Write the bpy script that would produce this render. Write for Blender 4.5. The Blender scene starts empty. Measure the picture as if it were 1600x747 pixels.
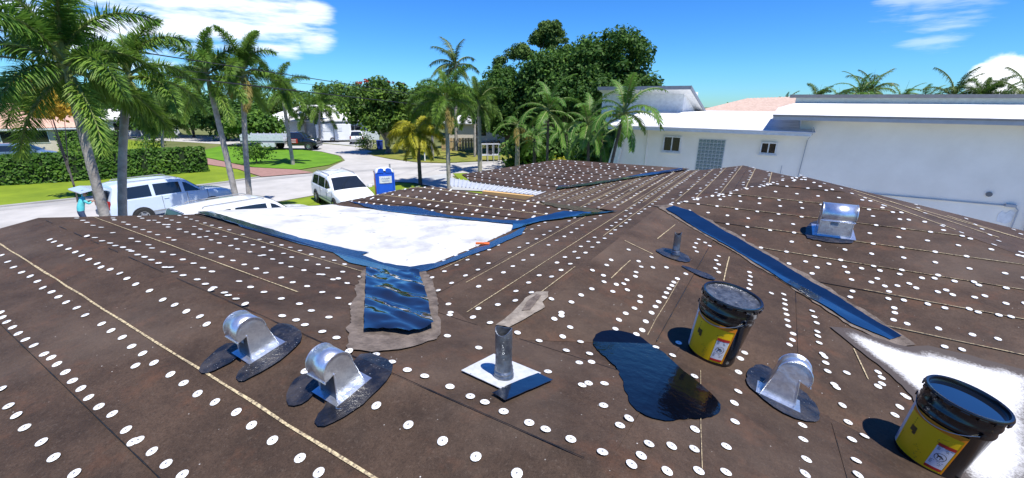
import bpy, bmesh, math, random
from math import sin, cos, pi, radians, tan, sqrt, atan2, hypot
from mathutils import Vector, Matrix

# ------------------------------------------------------------------ camera
SC = bpy.context.scene
COL = SC.collection
F, PITCH, ROLL, AZ, CAMH = 660.0, radians(17.9), radians(0.5), radians(31.8), 5.6
def _house(v):
    return Vector((v[0]*cos(AZ)-v[1]*sin(AZ), v[0]*sin(AZ)+v[1]*cos(AZ), v[2]))
_c, _s = cos(ROLL), sin(ROLL)
_right = _house((_c, _s*sin(PITCH), _s*cos(PITCH)))
_up = _house((-_s, _c*sin(PITCH), _c*cos(PITCH)))
_fwd = _house((0, cos(PITCH), -sin(PITCH)))
cam = bpy.data.cameras.new('camera'); camo = bpy.data.objects.new('camera', cam); COL.objects.link(camo)
cam.sensor_width = 36; cam.lens = 36*F/1600; cam.clip_end = 3000; cam.clip_start = .05
camo.matrix_world = Matrix(((_right.x, _up.x, -_fwd.x, 0), (_right.y, _up.y, -_fwd.y, 0), (_right.z, _up.z, -_fwd.z, CAMH), (0, 0, 0, 1)))
SC.camera = camo

# ------------------------------------------------------------------ light
SUN_EL = radians(66)
SUN_DIR = Vector((cos(SUN_EL)*0.96, cos(SUN_EL)*-0.28, sin(SUN_EL))).normalized()
w = bpy.data.worlds.new('World'); SC.world = w; w.use_nodes = True
def nd(nt, t, **k):
    n = nt.nodes.new(t)
    for a, b in k.items():
        setattr(n, a, b)
    return n
def build_world():
    nt = w.node_tree; nt.nodes.clear(); lk = nt.links.new
    out = nd(nt, 'ShaderNodeOutputWorld'); bg = nd(nt, 'ShaderNodeBackground')
    sky = nd(nt, 'ShaderNodeTexSky', sky_type='NISHITA', sun_disc=False)
    sky.sun_elevation = SUN_EL; sky.sun_rotation = atan2(SUN_DIR.x, SUN_DIR.y)
    sky.air_density = 1.0; sky.dust_density = 0.0; sky.ozone_density = 1.0
    hs = nd(nt, 'ShaderNodeHueSaturation'); hs.inputs['Saturation'].default_value = 1.25; hs.inputs['Value'].default_value = 1.0
    lk(sky.outputs[0], hs.inputs['Color'])
    tint = nd(nt, 'ShaderNodeMix', data_type='RGBA', blend_type='MULTIPLY'); tint.inputs[0].default_value = 1.; lk(hs.outputs[0], tint.inputs[6]); tint.inputs[7].default_value = (.275, .63, 1.13, 1)
    tc = nd(nt, 'ShaderNodeTexCoord')
    def region(px, py, k):
        d = ray(px, py).normalized()
        dp = nd(nt, 'ShaderNodeVectorMath', operation='DOT_PRODUCT'); lk(tc.outputs['Generated'], dp.inputs[0]); dp.inputs[1].default_value = d
        m = nd(nt, 'ShaderNodeMapRange'); m.inputs[1].default_value = cos(radians(k)); m.inputs[2].default_value = cos(radians(k*.25)); lk(dp.outputs['Value'], m.inputs[0])
        m.interpolation_type = 'SMOOTHSTEP'
        return m.outputs[0]
    def noise(scale, stretch, det, w0):
        mp = nd(nt, 'ShaderNodeMapping'); mp.inputs['Scale'].default_value = stretch; mp.inputs['Location'].default_value = (w0, w0*.7, 0)
        lk(tc.outputs['Generated'], mp.inputs[0])
        n = nd(nt, 'ShaderNodeTexNoise'); n.inputs['Scale'].default_value = scale; n.inputs['Detail'].default_value = det; n.inputs['Roughness'].default_value = .58
        lk(mp.outputs[0], n.inputs['Vector']); return n.outputs['Fac']
    def combine(n, regs, lo, hi, strength):
        acc = None
        for r in regs:
            if acc is None: acc = r
            else:
                a = nd(nt, 'ShaderNodeMath', operation='MAXIMUM'); lk(acc, a.inputs[0]); lk(r, a.inputs[1]); acc = a.outputs[0]
        s = nd(nt, 'ShaderNodeMath', operation='MULTIPLY_ADD'); lk(acc, s.inputs[0]); s.inputs[1].default_value = .45; lk(n, s.inputs[2])
        m = nd(nt, 'ShaderNodeMapRange'); m.inputs[1].default_value = lo; m.inputs[2].default_value = hi; lk(s.outputs[0], m.inputs[0]); m.interpolation_type = 'SMOOTHSTEP'
        g = nd(nt, 'ShaderNodeMath', operation='MULTIPLY'); lk(m.outputs[0], g.inputs[0]); lk(acc, g.inputs[1])
        k = nd(nt, 'ShaderNodeMath', operation='MULTIPLY'); lk(g.outputs[0], k.inputs[0]); k.inputs[1].default_value = strength
        return k.outputs[0]
    wisps = combine(noise(6.5, (1, 1, 6.5), 9, 1.3), [region(120, 12, 9), region(200, 6, 9), region(280, 14, 8), region(350, 22, 7), region(425, 30, 6), region(485, 38, 4.5), region(330, -20, 7)], .76, 1.06, .8)
    cum = combine(noise(9, (1, 1, 1.6), 6, 4.1), [region(1580, 130, 3.9), region(1540, 124, 2.2)], .70, .84, 1.0)
    streak = combine(noise(5, (1, 1, 7), 6, 2.2), [region(1480, 14, 6), region(1390, 22, 3.5)], .88, 1.08, .3)
    c = None
    for x in (wisps, cum, streak):
        if c is None: c = x
        else:
            a = nd(nt, 'ShaderNodeMath', operation='MAXIMUM'); lk(c, a.inputs[0]); lk(x, a.inputs[1]); c = a.outputs[0]
    mx = nd(nt, 'ShaderNodeMix', data_type='RGBA'); lk(c, mx.inputs[0]); lk(tint.outputs[2], mx.inputs[6]); mx.inputs[7].default_value = (9.3, 9.6, 10.2, 1)
    lk(mx.outputs[2], bg.inputs[0]); bg.inputs[1].default_value = 0.1; lk(bg.outputs[0], out.inputs[0])
def ray(px, py):
    a = px-800.; b = py-373.5
    a, b = _c*a+_s*b, -_s*a+_c*b
    return _house((a/F, cos(PITCH)-b/F*sin(PITCH), -sin(PITCH)-b/F*cos(PITCH)))
build_world()
sl = bpy.data.lights.new('sun', 'SUN'); sl.energy = 4.6; sl.angle = radians(.53); sl.color = (1, .955, .88)
so = bpy.data.objects.new('sun', sl); COL.objects.link(so); so.rotation_euler = (-SUN_DIR).to_track_quat('-Z', 'Y').to_euler()
SC.view_settings.view_transform = 'Standard'; SC.view_settings.look = 'None'; SC.view_settings.exposure = 0.62; SC.view_settings.gamma = 1
SC.view_settings.use_curve_mapping = False
SC.render.engine = 'CYCLES'; SC.cycles.use_denoising = True
SC.cycles.max_bounces = 6; SC.cycles.transparent_max_bounces = 8; SC.cycles.caustics_reflective = False; SC.cycles.caustics_refractive = False

CAM = Vector((0, 0, CAMH))
def gnd(px, py, z=0.):
    r = ray(px, py); return CAM+r*((z-CAMH)/r.z)
def aty(px, py, Y):
    r = ray(px, py); return CAM+r*(Y/r.y)
def atx(px, py, X):
    r = ray(px, py); return CAM+r*(X/r.x)
def atd(px, py, d):
    r = ray(px, py); return CAM+r*(d/hypot(r.x, r.y))

# ------------------------------------------------------------------ materials
MATS = {}
def mat(name, col, rough=.6, col2=None, scale=6., metal=0., bump=0., bscale=40., spec=.5, det=5., lo=.35, hi=.65, coat=0., specks=None, trans=0.):
    """procedural material: two colours mixed by noise, optional fine bump and paint specks"""
    if name in MATS: return MATS[name]
    m = bpy.data.materials.new(name); m.use_nodes = True; nt = m.node_tree; lk = nt.links.new
    b = nt.nodes['Principled BSDF']; b.inputs['Roughness'].default_value = rough; b.inputs['Metallic'].default_value = metal
    b.inputs['Specular IOR Level'].default_value = spec; b.inputs['Coat Weight'].default_value = coat
    tc = nd(nt, 'ShaderNodeTexCoord'); src = tc.outputs['Object']
    if col2 is None: col2 = tuple(c*.82 for c in col)
    n = nd(nt, 'ShaderNodeTexNoise'); n.inputs['Scale'].default_value = scale; n.inputs['Detail'].default_value = det; n.inputs['Roughness'].default_value = .62
    lk(src, n.inputs['Vector'])
    mr = nd(nt, 'ShaderNodeMapRange'); mr.inputs[1].default_value = lo; mr.inputs[2].default_value = hi; lk(n.outputs['Fac'], mr.inputs[0])
    mx = nd(nt, 'ShaderNodeMix', data_type='RGBA'); lk(mr.outputs[0], mx.inputs[0]); mx.inputs[6].default_value = (*col, 1); mx.inputs[7].default_value = (*col2, 1)
    cout = mx.outputs[2]
    if specks:
        sc, th, sc_col = specks
        v = nd(nt, 'ShaderNodeTexNoise'); v.inputs['Scale'].default_value = sc; v.inputs['Detail'].default_value = 2; lk(src, v.inputs['Vector'])
        big = nd(nt, 'ShaderNodeTexNoise'); big.inputs['Scale'].default_value = 1.1; big.inputs['Detail'].default_value = 2; lk(src, big.inputs['Vector'])
        ad = nd(nt, 'ShaderNodeMath', operation='MULTIPLY_ADD'); lk(big.outputs['Fac'], ad.inputs[0]); ad.inputs[1].default_value = .28; lk(v.outputs['Fac'], ad.inputs[2])
        m2 = nd(nt, 'ShaderNodeMapRange'); m2.inputs[1].default_value = th; m2.inputs[2].default_value = th+.03; lk(ad.outputs[0], m2.inputs[0])
        mm = nd(nt, 'ShaderNodeMix', data_type='RGBA'); lk(m2.outputs[0], mm.inputs[0]); lk(cout, mm.inputs[6]); mm.inputs[7].default_value = (*sc_col, 1); cout = mm.outputs[2]
    lk(cout, b.inputs['Base Color'])
    if trans: 
        b.inputs['Transmission Weight'].default_value = trans
    if bump:
        bn = nd(nt, 'ShaderNodeTexNoise'); bn.inputs['Scale'].default_value = bscale; bn.inputs['Detail'].default_value = 4; lk(src, bn.inputs['Vector'])
        bp = nd(nt, 'ShaderNodeBump'); bp.inputs['Strength'].default_value = bump; bp.inputs['Distance'].default_value = .02; lk(bn.outputs['Fac'], bp.inputs['Height']); lk(bp.outputs[0], b.inputs['Normal'])
    MATS[name] = m; return m
def leafmat(name, col, col2, rough=.5, sub=.35):
    if name in MATS: return MATS[name]
    m = bpy.data.materials.new(name); m.use_nodes = True; nt = m.node_tree; lk = nt.links.new
    b = nt.nodes['Principled BSDF']; out = nt.nodes['Material Output']; b.inputs['Roughness'].default_value = rough; b.inputs['Specular IOR Level'].default_value = .25
    g = nd(nt, 'ShaderNodeNewGeometry'); oi = nd(nt, 'ShaderNodeObjectInfo')
    ad = nd(nt, 'ShaderNodeMath', operation='MULTIPLY_ADD'); lk(oi.outputs['Random'], ad.inputs[0]); ad.inputs[1].default_value = .4; ad.inputs[2].default_value = -.2
    a2 = nd(nt, 'ShaderNodeMath', operation='ADD', use_clamp=True); lk(ad.outputs[0], a2.inputs[0]); lk(g.outputs['Random Per Island'], a2.inputs[1])
    tcl = nd(nt, 'ShaderNodeTexCoord'); nl = nd(nt, 'ShaderNodeTexNoise'); nl.inputs['Scale'].default_value = .55; nl.inputs['Detail'].default_value = 3; lk(tcl.outputs['Object'], nl.inputs['Vector'])
    rl = nd(nt, 'ShaderNodeMapRange'); rl.inputs[1].default_value = .35; rl.inputs[2].default_value = .68; rl.inputs[3].default_value = .15; rl.inputs[4].default_value = 1.25; lk(nl.outputs['Fac'], rl.inputs[0])
    a3 = nd(nt, 'ShaderNodeMath', operation='MULTIPLY', use_clamp=True); lk(a2.outputs[0], a3.inputs[0]); lk(rl.outputs[0], a3.inputs[1])
    mx = nd(nt, 'ShaderNodeMix', data_type='RGBA'); lk(a3.outputs[0], mx.inputs[0]); mx.inputs[6].default_value = (*col, 1); mx.inputs[7].default_value = (*col2, 1)
    lk(mx.outputs[2], b.inputs['Base Color'])
    t = nd(nt, 'ShaderNodeBsdfTranslucent'); lk(mx.outputs[2], t.inputs[0])
    ms = nd(nt, 'ShaderNodeMixShader'); ms.inputs[0].default_value = sub; lk(b.outputs[0], ms.inputs[1]); lk(t.outputs[0], ms.inputs[2]); lk(ms.outputs[0], out.inputs['Surface'])
    MATS[name] = m; return m
def ribmat(name, col, col2, period, axis=0, rough=.5):
    m = mat(name, col, rough, col2, 3.); return m

def membrane(name, c1, c2, dust, seed):
    m = bpy.data.materials.new(name); m.use_nodes = True; nt = m.node_tree; lk = nt.links.new
    b = nt.nodes['Principled BSDF']; b.inputs['Roughness'].default_value = .7; b.inputs['Specular IOR Level'].default_value = .2
    tc = nd(nt, 'ShaderNodeTexCoord'); mp = nd(nt, 'ShaderNodeMapping'); mp.inputs['Location'].default_value = (seed*3.1, seed*1.7, 0); lk(tc.outputs['Object'], mp.inputs[0]); src = mp.outputs[0]
    def noise(sc, det=4, rough=.6, st=None):
        n = nd(nt, 'ShaderNodeTexNoise'); n.inputs['Scale'].default_value = sc; n.inputs['Detail'].default_value = det; n.inputs['Roughness'].default_value = rough
        if st:
            q = nd(nt, 'ShaderNodeMapping'); q.inputs['Scale'].default_value = st; lk(src, q.inputs[0]); lk(q.outputs[0], n.inputs['Vector'])
        else: lk(src, n.inputs['Vector'])
        return n.outputs['Fac']
    def ramp(x, lo, hi):
        r = nd(nt, 'ShaderNodeMapRange'); r.inputs[1].default_value = lo; r.inputs[2].default_value = hi; lk(x, r.inputs[0]); return r.outputs[0]
    def mix(f, a, c):
        x = nd(nt, 'ShaderNodeMix', data_type='RGBA'); lk(f, x.inputs[0])
        if isinstance(a, tuple): x.inputs[6].default_value = (*a, 1)
        else: lk(a, x.inputs[6])
        x.inputs[7].default_value = (*c, 1); return x.outputs[2]
    def scale(f, k):
        x = nd(nt, 'ShaderNodeMath', operation='MULTIPLY'); lk(f, x.inputs[0]); x.inputs[1].default_value = k; return x.outputs[0]
    c = mix(ramp(noise(1.9, 9, .74), .36, .64), c1, c2)
    c = mix(scale(ramp(noise(120, 3, .7), .45, .75), .6), c, tuple(v*.4 for v in c2))                    # granule grain
    c = mix(scale(ramp(noise(38, 5, .8), .50, .72), .55), c, tuple(v*.5 for v in c2))
    c = mix(scale(ramp(noise(55, 4, .8), .56, .74), .5), c, dust)
    c = mix(scale(ramp(noise(3.1, 6, .7), .54, .74), .6), c, (.125, .058, .032))                        # rusty stains
    c = mix(scale(ramp(noise(.7, 5, .65), .50, .78), .5), c, dust)                                       # dusty zones
    c = mix(scale(ramp(noise(6, 6, .75, (1, .12, 1)), .60, .80), .45), c, tuple(v*.5 for v in c2))       # scuffs
    c = mix(scale(ramp(noise(6, 6, .75, (.12, 1, 1)), .63, .82), .4), c, dust)
    v = nd(nt, 'ShaderNodeTexVoronoi'); v.inputs['Scale'].default_value = 26; lk(src, v.inputs['Vector'])
    d = ramp(v.outputs['Distance'], .10, .04); sp = nd(nt, 'ShaderNodeSeparateColor'); lk(v.outputs['Color'], sp.inputs[0]); e = ramp(sp.outputs[0], .80, .82)
    k = nd(nt, 'ShaderNodeMath', operation='MULTIPLY'); lk(d, k.inputs[0]); lk(e, k.inputs[1])
    k2 = nd(nt, 'ShaderNodeMath', operation='MULTIPLY'); lk(k.outputs[0], k2.inputs[0]); lk(ramp(noise(1.3, 2), .42, .6), k2.inputs[1])
    c = mix(k2.outputs[0], c, (.62, .60, .56))
    lk(c, b.inputs['Base Color'])
    bp = nd(nt, 'ShaderNodeBump'); bp.inputs['Strength'].default_value = .5; bp.inputs['Distance'].default_value = .006
    ad = nd(nt, 'ShaderNodeMath', operation='ADD'); lk(noise(170, 3, .7), ad.inputs[0]); lk(scale(noise(4, 4, .55), 5.), ad.inputs[1]); lk(ad.outputs[0], bp.inputs['Height']); lk(bp.outputs[0], b.inputs['Normal'])
    return m
M_MEMB = membrane('membrane', (.086, .055, .037), (.040, .026, .018), (.135, .104, .082), 1)
M_MEMB2 = membrane('membrane_scuffed', (.090, .057, .037), (.042, .027, .018), (.135, .100, .075), 2)
M_MEMB3 = membrane('membrane_pale', (.094, .061, .041), (.045, .030, .020), (.142, .107, .08), 3)  # slightly paler mix for the long slope and its upper part
M_CAP = mat('cap_white', (.78, .78, .76), .38, (.50, .49, .47), 45, spec=.5, lo=.5, hi=.85, bump=.3, bscale=60)
def cap_vary():
    nt = M_CAP.node_tree; b = nt.nodes['Principled BSDF']; l = b.inputs['Base Color'].links[0]; src = l.from_socket
    oi = nd(nt, 'ShaderNodeObjectInfo'); r = nd(nt, 'ShaderNodeMapRange'); nt.links.new(oi.outputs['Random'], r.inputs[0]); r.inputs[3].default_value = .8; r.inputs[4].default_value = 1.08
    m = nd(nt, 'ShaderNodeMix', data_type='RGBA', blend_type='MULTIPLY'); m.inputs[0].default_value = 1; nt.links.new(src, m.inputs[6]); nt.links.new(r.outputs[0], m.inputs[7]); nt.links.new(m.outputs[2], b.inputs['Base Color'])
cap_vary()
M_NAIL = mat('nail', (.35, .35, .34), .4, metal=.6)
M_TAR = mat('tar', (.002, .003, .006), .09, (.004, .005, .008), 5, bump=.22, bscale=9, spec=1., coat=1.)
M_TARD = mat('tar_dull', (.008, .011, .020), .20, (.020, .024, .034), 16, bump=.5, bscale=34, spec=1., coat=1., specks=(110, .90, (.30, .32, .36)), lo=.5, hi=.75)
M_TARP = mat('tar_smear', (.008, .009, .013), .34, (.055, .048, .044), 9, bump=.35, bscale=45, spec=.6, specks=(130, .87, (.42, .43, .45)), lo=.42, hi=.7)
M_TARB = mat('tar_brushed', (.0015, .002, .004), .08, (.0025, .003, .006), 6, bump=.14, bscale=14, spec=.38)
for m_ in (M_TAR, M_TARD):
    b_ = m_.node_tree.nodes['Principled BSDF']; b_.inputs['Coat IOR'].default_value = 1.6; b_.inputs['Coat Roughness'].default_value = .07
M_CEM = mat('cement_skim', (.175, .14, .115), .88, (.075, .058, .047), 13, bump=.6, bscale=60)
M_WHITE = mat('white_coating', (.60, .60, .59), .7, (.30, .30, .295), 2.1, bump=.4, bscale=20, lo=.46, hi=.74, specks=(11, .845, (.22, .21, .19)))
M_LAY = mat('lay_line', (.56, .46, .27), .8, (.11, .08, .055), 60, lo=.40, hi=.62)
M_GALV = mat('galvanised', (.80, .83, .86), .30, (.66, .69, .73), 28, metal=.88, bump=.22, bscale=14, lo=.4, hi=.6, det=2)
M_LEAD = mat('lead', (.30, .33, .37), .42, (.14, .16, .19), 16, metal=.85, bump=.5, bscale=24)
M_FLASH = mat('flashing_grey', (.55, .57, .60), .5, (.42, .44, .47), 20, spec=.4, specks=(60, .86, (.08, .08, .09)))

# ------------------------------------------------------------------ mesh helpers
def link(o, parent=None):
    COL.objects.link(o)
    if parent: o.parent = parent
    return o
def tag(o, label=None, cat=None, group=None, kind=None):
    if label: o['label'] = label
    if cat: o['category'] = cat
    if group: o['group'] = group
    if kind: o['kind'] = kind
    return o
def empty(name, loc=(0, 0, 0), rz=0.):
    o = bpy.data.objects.new(name, None); o.empty_display_size = .2; COL.objects.link(o)
    o.matrix_world = Matrix.Translation(loc) @ Matrix.Rotation(rz, 4, 'Z'); return o
def emptym(name, m):
    o = bpy.data.objects.new(name, None); o.empty_display_size = .2; COL.objects.link(o); o.matrix_world = m; return o
class MB:
    def __init__(s): s.v = []; s.f = []; s.m = []
    def face(s, pts, mi=0):
        i = len(s.v); s.v += [tuple(p) for p in pts]; s.f.append(tuple(range(i, i+len(pts)))); s.m.append(mi); return s
    def box(s, c, d, rz=0., mi=0, R=None):
        c = Vector(c); hx, hy, hz = d[0]/2, d[1]/2, d[2]/2
        R = R or Matrix.Rotation(rz, 3, 'Z')
        p = [c+R@Vector((sx*hx, sy*hy, sz*hz)) for sz in (-1, 1) for sx, sy in ((-1, -1), (1, -1), (1, 1), (-1, 1))]
        i = len(s.v); s.v += [tuple(q) for q in p]
        for f in ((3, 2, 1, 0), (4, 5, 6, 7), (0, 1, 5, 4), (1, 2, 6, 5), (2, 3, 7, 6), (3, 0, 4, 7)):
            s.f.append(tuple(i+k for k in f)); s.m.append(mi)
        return s
    def tube(s, pts, rad, n=8, mi=0, cap=True):
        pts = [Vector(p) for p in pts]
        if not isinstance(rad, (list, tuple)): rad = [rad]*len(pts)
        rings = []
        ref = Vector((0, 0, 1))
        for k, p in enumerate(pts):
            d = (pts[min(k+1, len(pts)-1)]-pts[max(k-1, 0)])
            if d.length < 1e-9: d = Vector((0, 0, 1))
            d.normalize()
            a = d.cross(ref)
            if a.length < .05: a = d.cross(Vector((1, 0, 0)))
            a.normalize(); b = d.cross(a)
            i = len(s.v)
            s.v += [tuple(p+(a*cos(2*pi*j/n)+b*sin(2*pi*j/n))*rad[k]) for j in range(n)]
            rings.append(i)
        for k in range(len(rings)-1):
            for j in range(n):
                s.f.append((rings[k]+j, rings[k]+(j+1) % n, rings[k+1]+(j+1) % n, rings[k+1]+j)); s.m.append(mi)
        if cap:
            s.f.append(tuple(rings[0]+j for j in range(n))); s.m.append(mi)
            s.f.append(tuple(rings[-1]+n-1-j for j in range(n))); s.m.append(mi)
        return s
    def lathe(s, prof, n=24, mi=0, c=(0, 0, 0), axis='Z', a0=0., a1=2*pi):
        full = abs(a1-a0-2*pi) < 1e-6
        m = n if full else n+1
        i = len(s.v)
        for r, z in prof:
            for j in range(m):
                t = a0+(a1-a0)*j/n
                p = (r*cos(t), r*sin(t), z)
                if axis == 'Y': p = (p[0], p[2], p[1])
                s.v.append((p[0]+c[0], p[1]+c[1], p[2]+c[2]))
        for k in range(len(prof)-1):
            for j in range(n):
                j2 = (j+1) % m
                s.f.append((i+k*m+j, i+k*m+j2, i+(k+1)*m+j2, i+(k+1)*m+j)); s.m.append(mi)
        return s
    def grid(s, rows, mi=0):
        i = len(s.v); n = len(rows[0])
        for r in rows: s.v += [tuple(p) for p in r]
        for a in range(len(rows)-1):
            for b in range(n-1):
                s.f.append((i+a*n+b, i+a*n+b+1, i+(a+1)*n+b+1, i+(a+1)*n+b)); s.m.append(mi)
        return s
    def prism(s, poly, y0, y1, mi=0, axis='Y'):
        # polygon in (a,b) -> extruded along axis
        def P(a, b, t): return (a, t, b) if axis == 'Y' else ((t, a, b) if axis == 'X' else (a, b, t))
        n = len(poly); i = len(s.v)
        s.v += [P(a, b, y0) for a, b in poly]+[P(a, b, y1) for a, b in poly]
        s.f.append(tuple(i+k for k in range(n))); s.m.append(mi)
        s.f.append(tuple(i+n+n-1-k for k in range(n))); s.m.append(mi)
        for k in range(n):
            s.f.append((i+k, i+n+k, i+n+(k+1) % n, i+(k+1) % n)); s.m.append(mi)
        return s
    def mesh(s, name, mats, smooth=False, bevel=0., weld=False):
        me = bpy.data.meshes.new(name); me.from_pydata(s.v, [], s.f)
        for m in (mats if isinstance(mats, (list, tuple)) else [mats]): me.materials.append(m)
        me.polygons.foreach_set('material_index', s.m)
        bm = bmesh.new(); bm.from_mesh(me)
        if weld or smooth: bmesh.ops.remove_doubles(bm, verts=bm.verts, dist=1e-4)
        if bevel: bmesh.ops.bevel(bm, geom=[e for e in bm.edges if e.is_manifold and e.calc_face_angle(0) > .5], offset=bevel, segments=2, profile=.6, affect='EDGES')
        bmesh.ops.recalc_face_normals(bm, faces=bm.faces)
        bm.to_mesh(me); bm.free()
        if smooth:
            me.shade_smooth()
            me.set_sharp_from_angle(angle=radians(smooth if smooth > 1 else 40))
        return me
    def build(s, name, mats, parent=None, smooth=False, bevel=0., weld=False):
        o = bpy.data.objects.new(name, s.mesh(name, mats, smooth, bevel, weld)); return link(o, parent)
def inst(name, me, parent=None, mtx=None):
    o = bpy.data.objects.new(name, me); link(o, parent)
    if mtx is not None: o.matrix_local = mtx
    return o

# ------------------------------------------------------------------ ground and streets
M_GRASS = mat('grass', (.20, .27, .018), .9, (.12, .18, .014), .55, bump=.6, bscale=30, lo=.3, hi=.7, spec=.2)
M_GRASS_DRY = mat('grass_dry', (.24, .22, .05), .9, (.13, .17, .025), .35, bump=.6, bscale=30, lo=.35, hi=.65, spec=.2)
M_EARTH = mat('earth', (.16, .17, .06), .95, (.10, .12, .04), .15, spec=.2)
M_STREET = mat('street', (.46, .445, .42), .85, (.36, .35, .33), .5, bump=.3, bscale=30, spec=.3)
M_GUT = mat('gutter_concrete', (.36, .355, .34), .85, (.28, .275, .265), .8, spec=.3)
M_CONC = mat('drive_concrete', (.42, .43, .43), .85, (.34, .35, .35), .6, spec=.3)
M_PAVER = mat('red_paver', (.33, .19, .16), .85, (.26, .15, .125), 3, spec=.3)
def sheet(name, pts, z, m, kind='structure', parent=None, thick=0.):
    b = MB()
    if thick:
        b.prism([(p[0], p[1]) for p in pts], z-thick, z, axis='Z')
    else:
        b.face([(p[0], p[1], z) for p in pts])
    o = b.build(name, m, parent)
    if kind: o['kind'] = kind
    return o
ge = 900
sheet('ground', [(-ge, -ge), (ge, -ge), (ge, ge), (-ge, ge)], 0, M_EARTH)
far_edge = [(-36.5, -60), (-36, -20), (-35, 4.2), (-34.3, 7.1), (-33.3, 11), (-33.0, 14.5), (-33.2, 17.0)]
street_r = [(-33.2, 17.0), (-31.6, 20.8), (-32.8, 22.6), (-34.3, 24.4), (-36.2, 27), (-39.8, 29.2), (-45.2, 30.6), (-53, 30.2), (-75, 26), (-110, 18), (-110, 26), (-75, 34), (-58, 36.5), (-46, 36.5), (-40.5, 34), (-37, 31.2), (-33.5, 30.3), (-29.5, 30.0), (-27, 31), (-24.6, 34.5), (-22.6, 39), (-20, 46), (-14, 62), (4, 100), (14, 100), (-4, 62), (-12, 46), (-17.5, 35), (-20.6, 28), (-22.6, 24), (-23.8, 19), (-24.3, 12), (-24.6, 4), (-26, -20), (-26, -60)]
sheet('street', far_edge+street_r, .02, M_STREET)
# concrete gutter strip along the far kerb
def ribbon(name, line, wdt, z, m, kind='structure', thick=0.):
    L, R = [], []
    for i, p in enumerate(line):
        a = Vector(line[max(i-1, 0)]); c = Vector(line[min(i+1, len(line)-1)]); d = (c-a).normalized(); n = Vector((-d.y, d.x))
        L.append(Vector(p)+n*wdt/2); R.append(Vector(p)-n*wdt/2)
    b = MB()
    for i in range(len(line)-1):
        q = [L[i], R[i], R[i+1], L[i+1]]
        b.face([(v.x, v.y, z) for v in q])
        if thick:
            b.face([(R[i].x, R[i].y, z-thick), (R[i+1].x, R[i+1].y, z-thick), (R[i+1].x, R[i+1].y, z), (R[i].x, R[i].y, z)])
            b.face([(L[i+1].x, L[i+1].y, z-thick), (L[i].x, L[i].y, z-thick), (L[i].x, L[i].y, z), (L[i+1].x, L[i+1].y, z)])
    o = b.build(name, m); o['kind'] = kind; return o
ribbon('gutter', [(-35.2, -40), (-34.4, 4.2), (-33.7, 7.1), (-32.7, 11), (-32.3, 14.5), (-31.6, 18.5), (-30.2, 22.4), (-28.4, 25.6), (-26.2, 29.5), (-23.8, 34.5), (-21.5, 39.5), (-19, 46)], 1.1, .026, M_GUT)
ribbon('kerb', [(-35.9, -40), (-35.05, 4.2), (-34.35, 7.1), (-33.35, 11), (-33.0, 14.5), (-33.2, 17.0)], .3, .10, M_GUT, thick=.10)
sheet('lawn', [(-36, -40), (-35.2, 4.2), (-34.5, 7.1), (-33.5, 11), (-33.2, 14.5), (-33.4, 17.0), (-38.6, 18.1), (-52, 17.6), (-70, 24), (-100, 22), (-90, -40)], .05, M_GRASS)
sheet('lawn', [(-34.3, 21.0), (-34.7, 24.2), (-36.4, 26.8), (-39.8, 28.9), (-45.2, 30.2), (-52, 29.8), (-60, 26.5), (-54, 20.8), (-38.7, 19.5)], .055, mat('grass_rich', (.12, .26, .014), .9, (.08, .185, .012), .5, bump=.5, bscale=30, spec=.2))
sheet('lawn', [(-39.5, 32.4), (-36.8, 31.1), (-33.5, 30.5), (-29.5, 30.2), (-27.2, 31.2), (-24.9, 34.7), (-23, 39.5), (-22, 43), (-36, 44.5), (-41, 38)], .05, M_GRASS_DRY)
sheet('lawn', [(-23.7, 17), (-23.3, 21.2), (-22.0, 21.6), (-18.6, 20.9), (-13.6, 23), (-9, 23.5), (-9, 8), (-23.9, 12)], .048, M_GRASS)
sheet('lawn', [(-22.4, 26.8), (-19, 23.9), (-13, 26), (-8, 27), (-4, 42), (-13.5, 44), (-17.7, 35), (-20.7, 28.5)], .048, M_GRASS)
sheet('driveway', [(-23.6, 21.2), (-22.6, 26.6), (-19.1, 23.6), (-6, 26.5), (-6, 23.0), (-15.5, 22.4), (-18.5, 21.3), (-21.9, 21.9)], .06, M_CONC)
sheet('driveway', [(-24.8, 2), (-24.2, 12.5), (-7, 11), (-7, 2)], .05, M_CONC)
sheet('garden_path', [(-33.2, 17.2), (-38.7, 18.2), (-52, 17.8), (-54, 20.6), (-38.7, 19.3), (-34.2, 20.8), (-31.8, 20.6)], .06, M_PAVER)
sheet('bounce_sheet', [(-5, 8.6), (20, 8.6), (20, 22), (-5, 22)], .03, M_CONC)  # added pale sheet in the unseen gap, bounces sun onto the neighbour's wall
sheet('driveway', [(-58, 37.2), (-47, 37.0), (-47.5, 41), (-58, 42)], .03, M_CONC)

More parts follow.
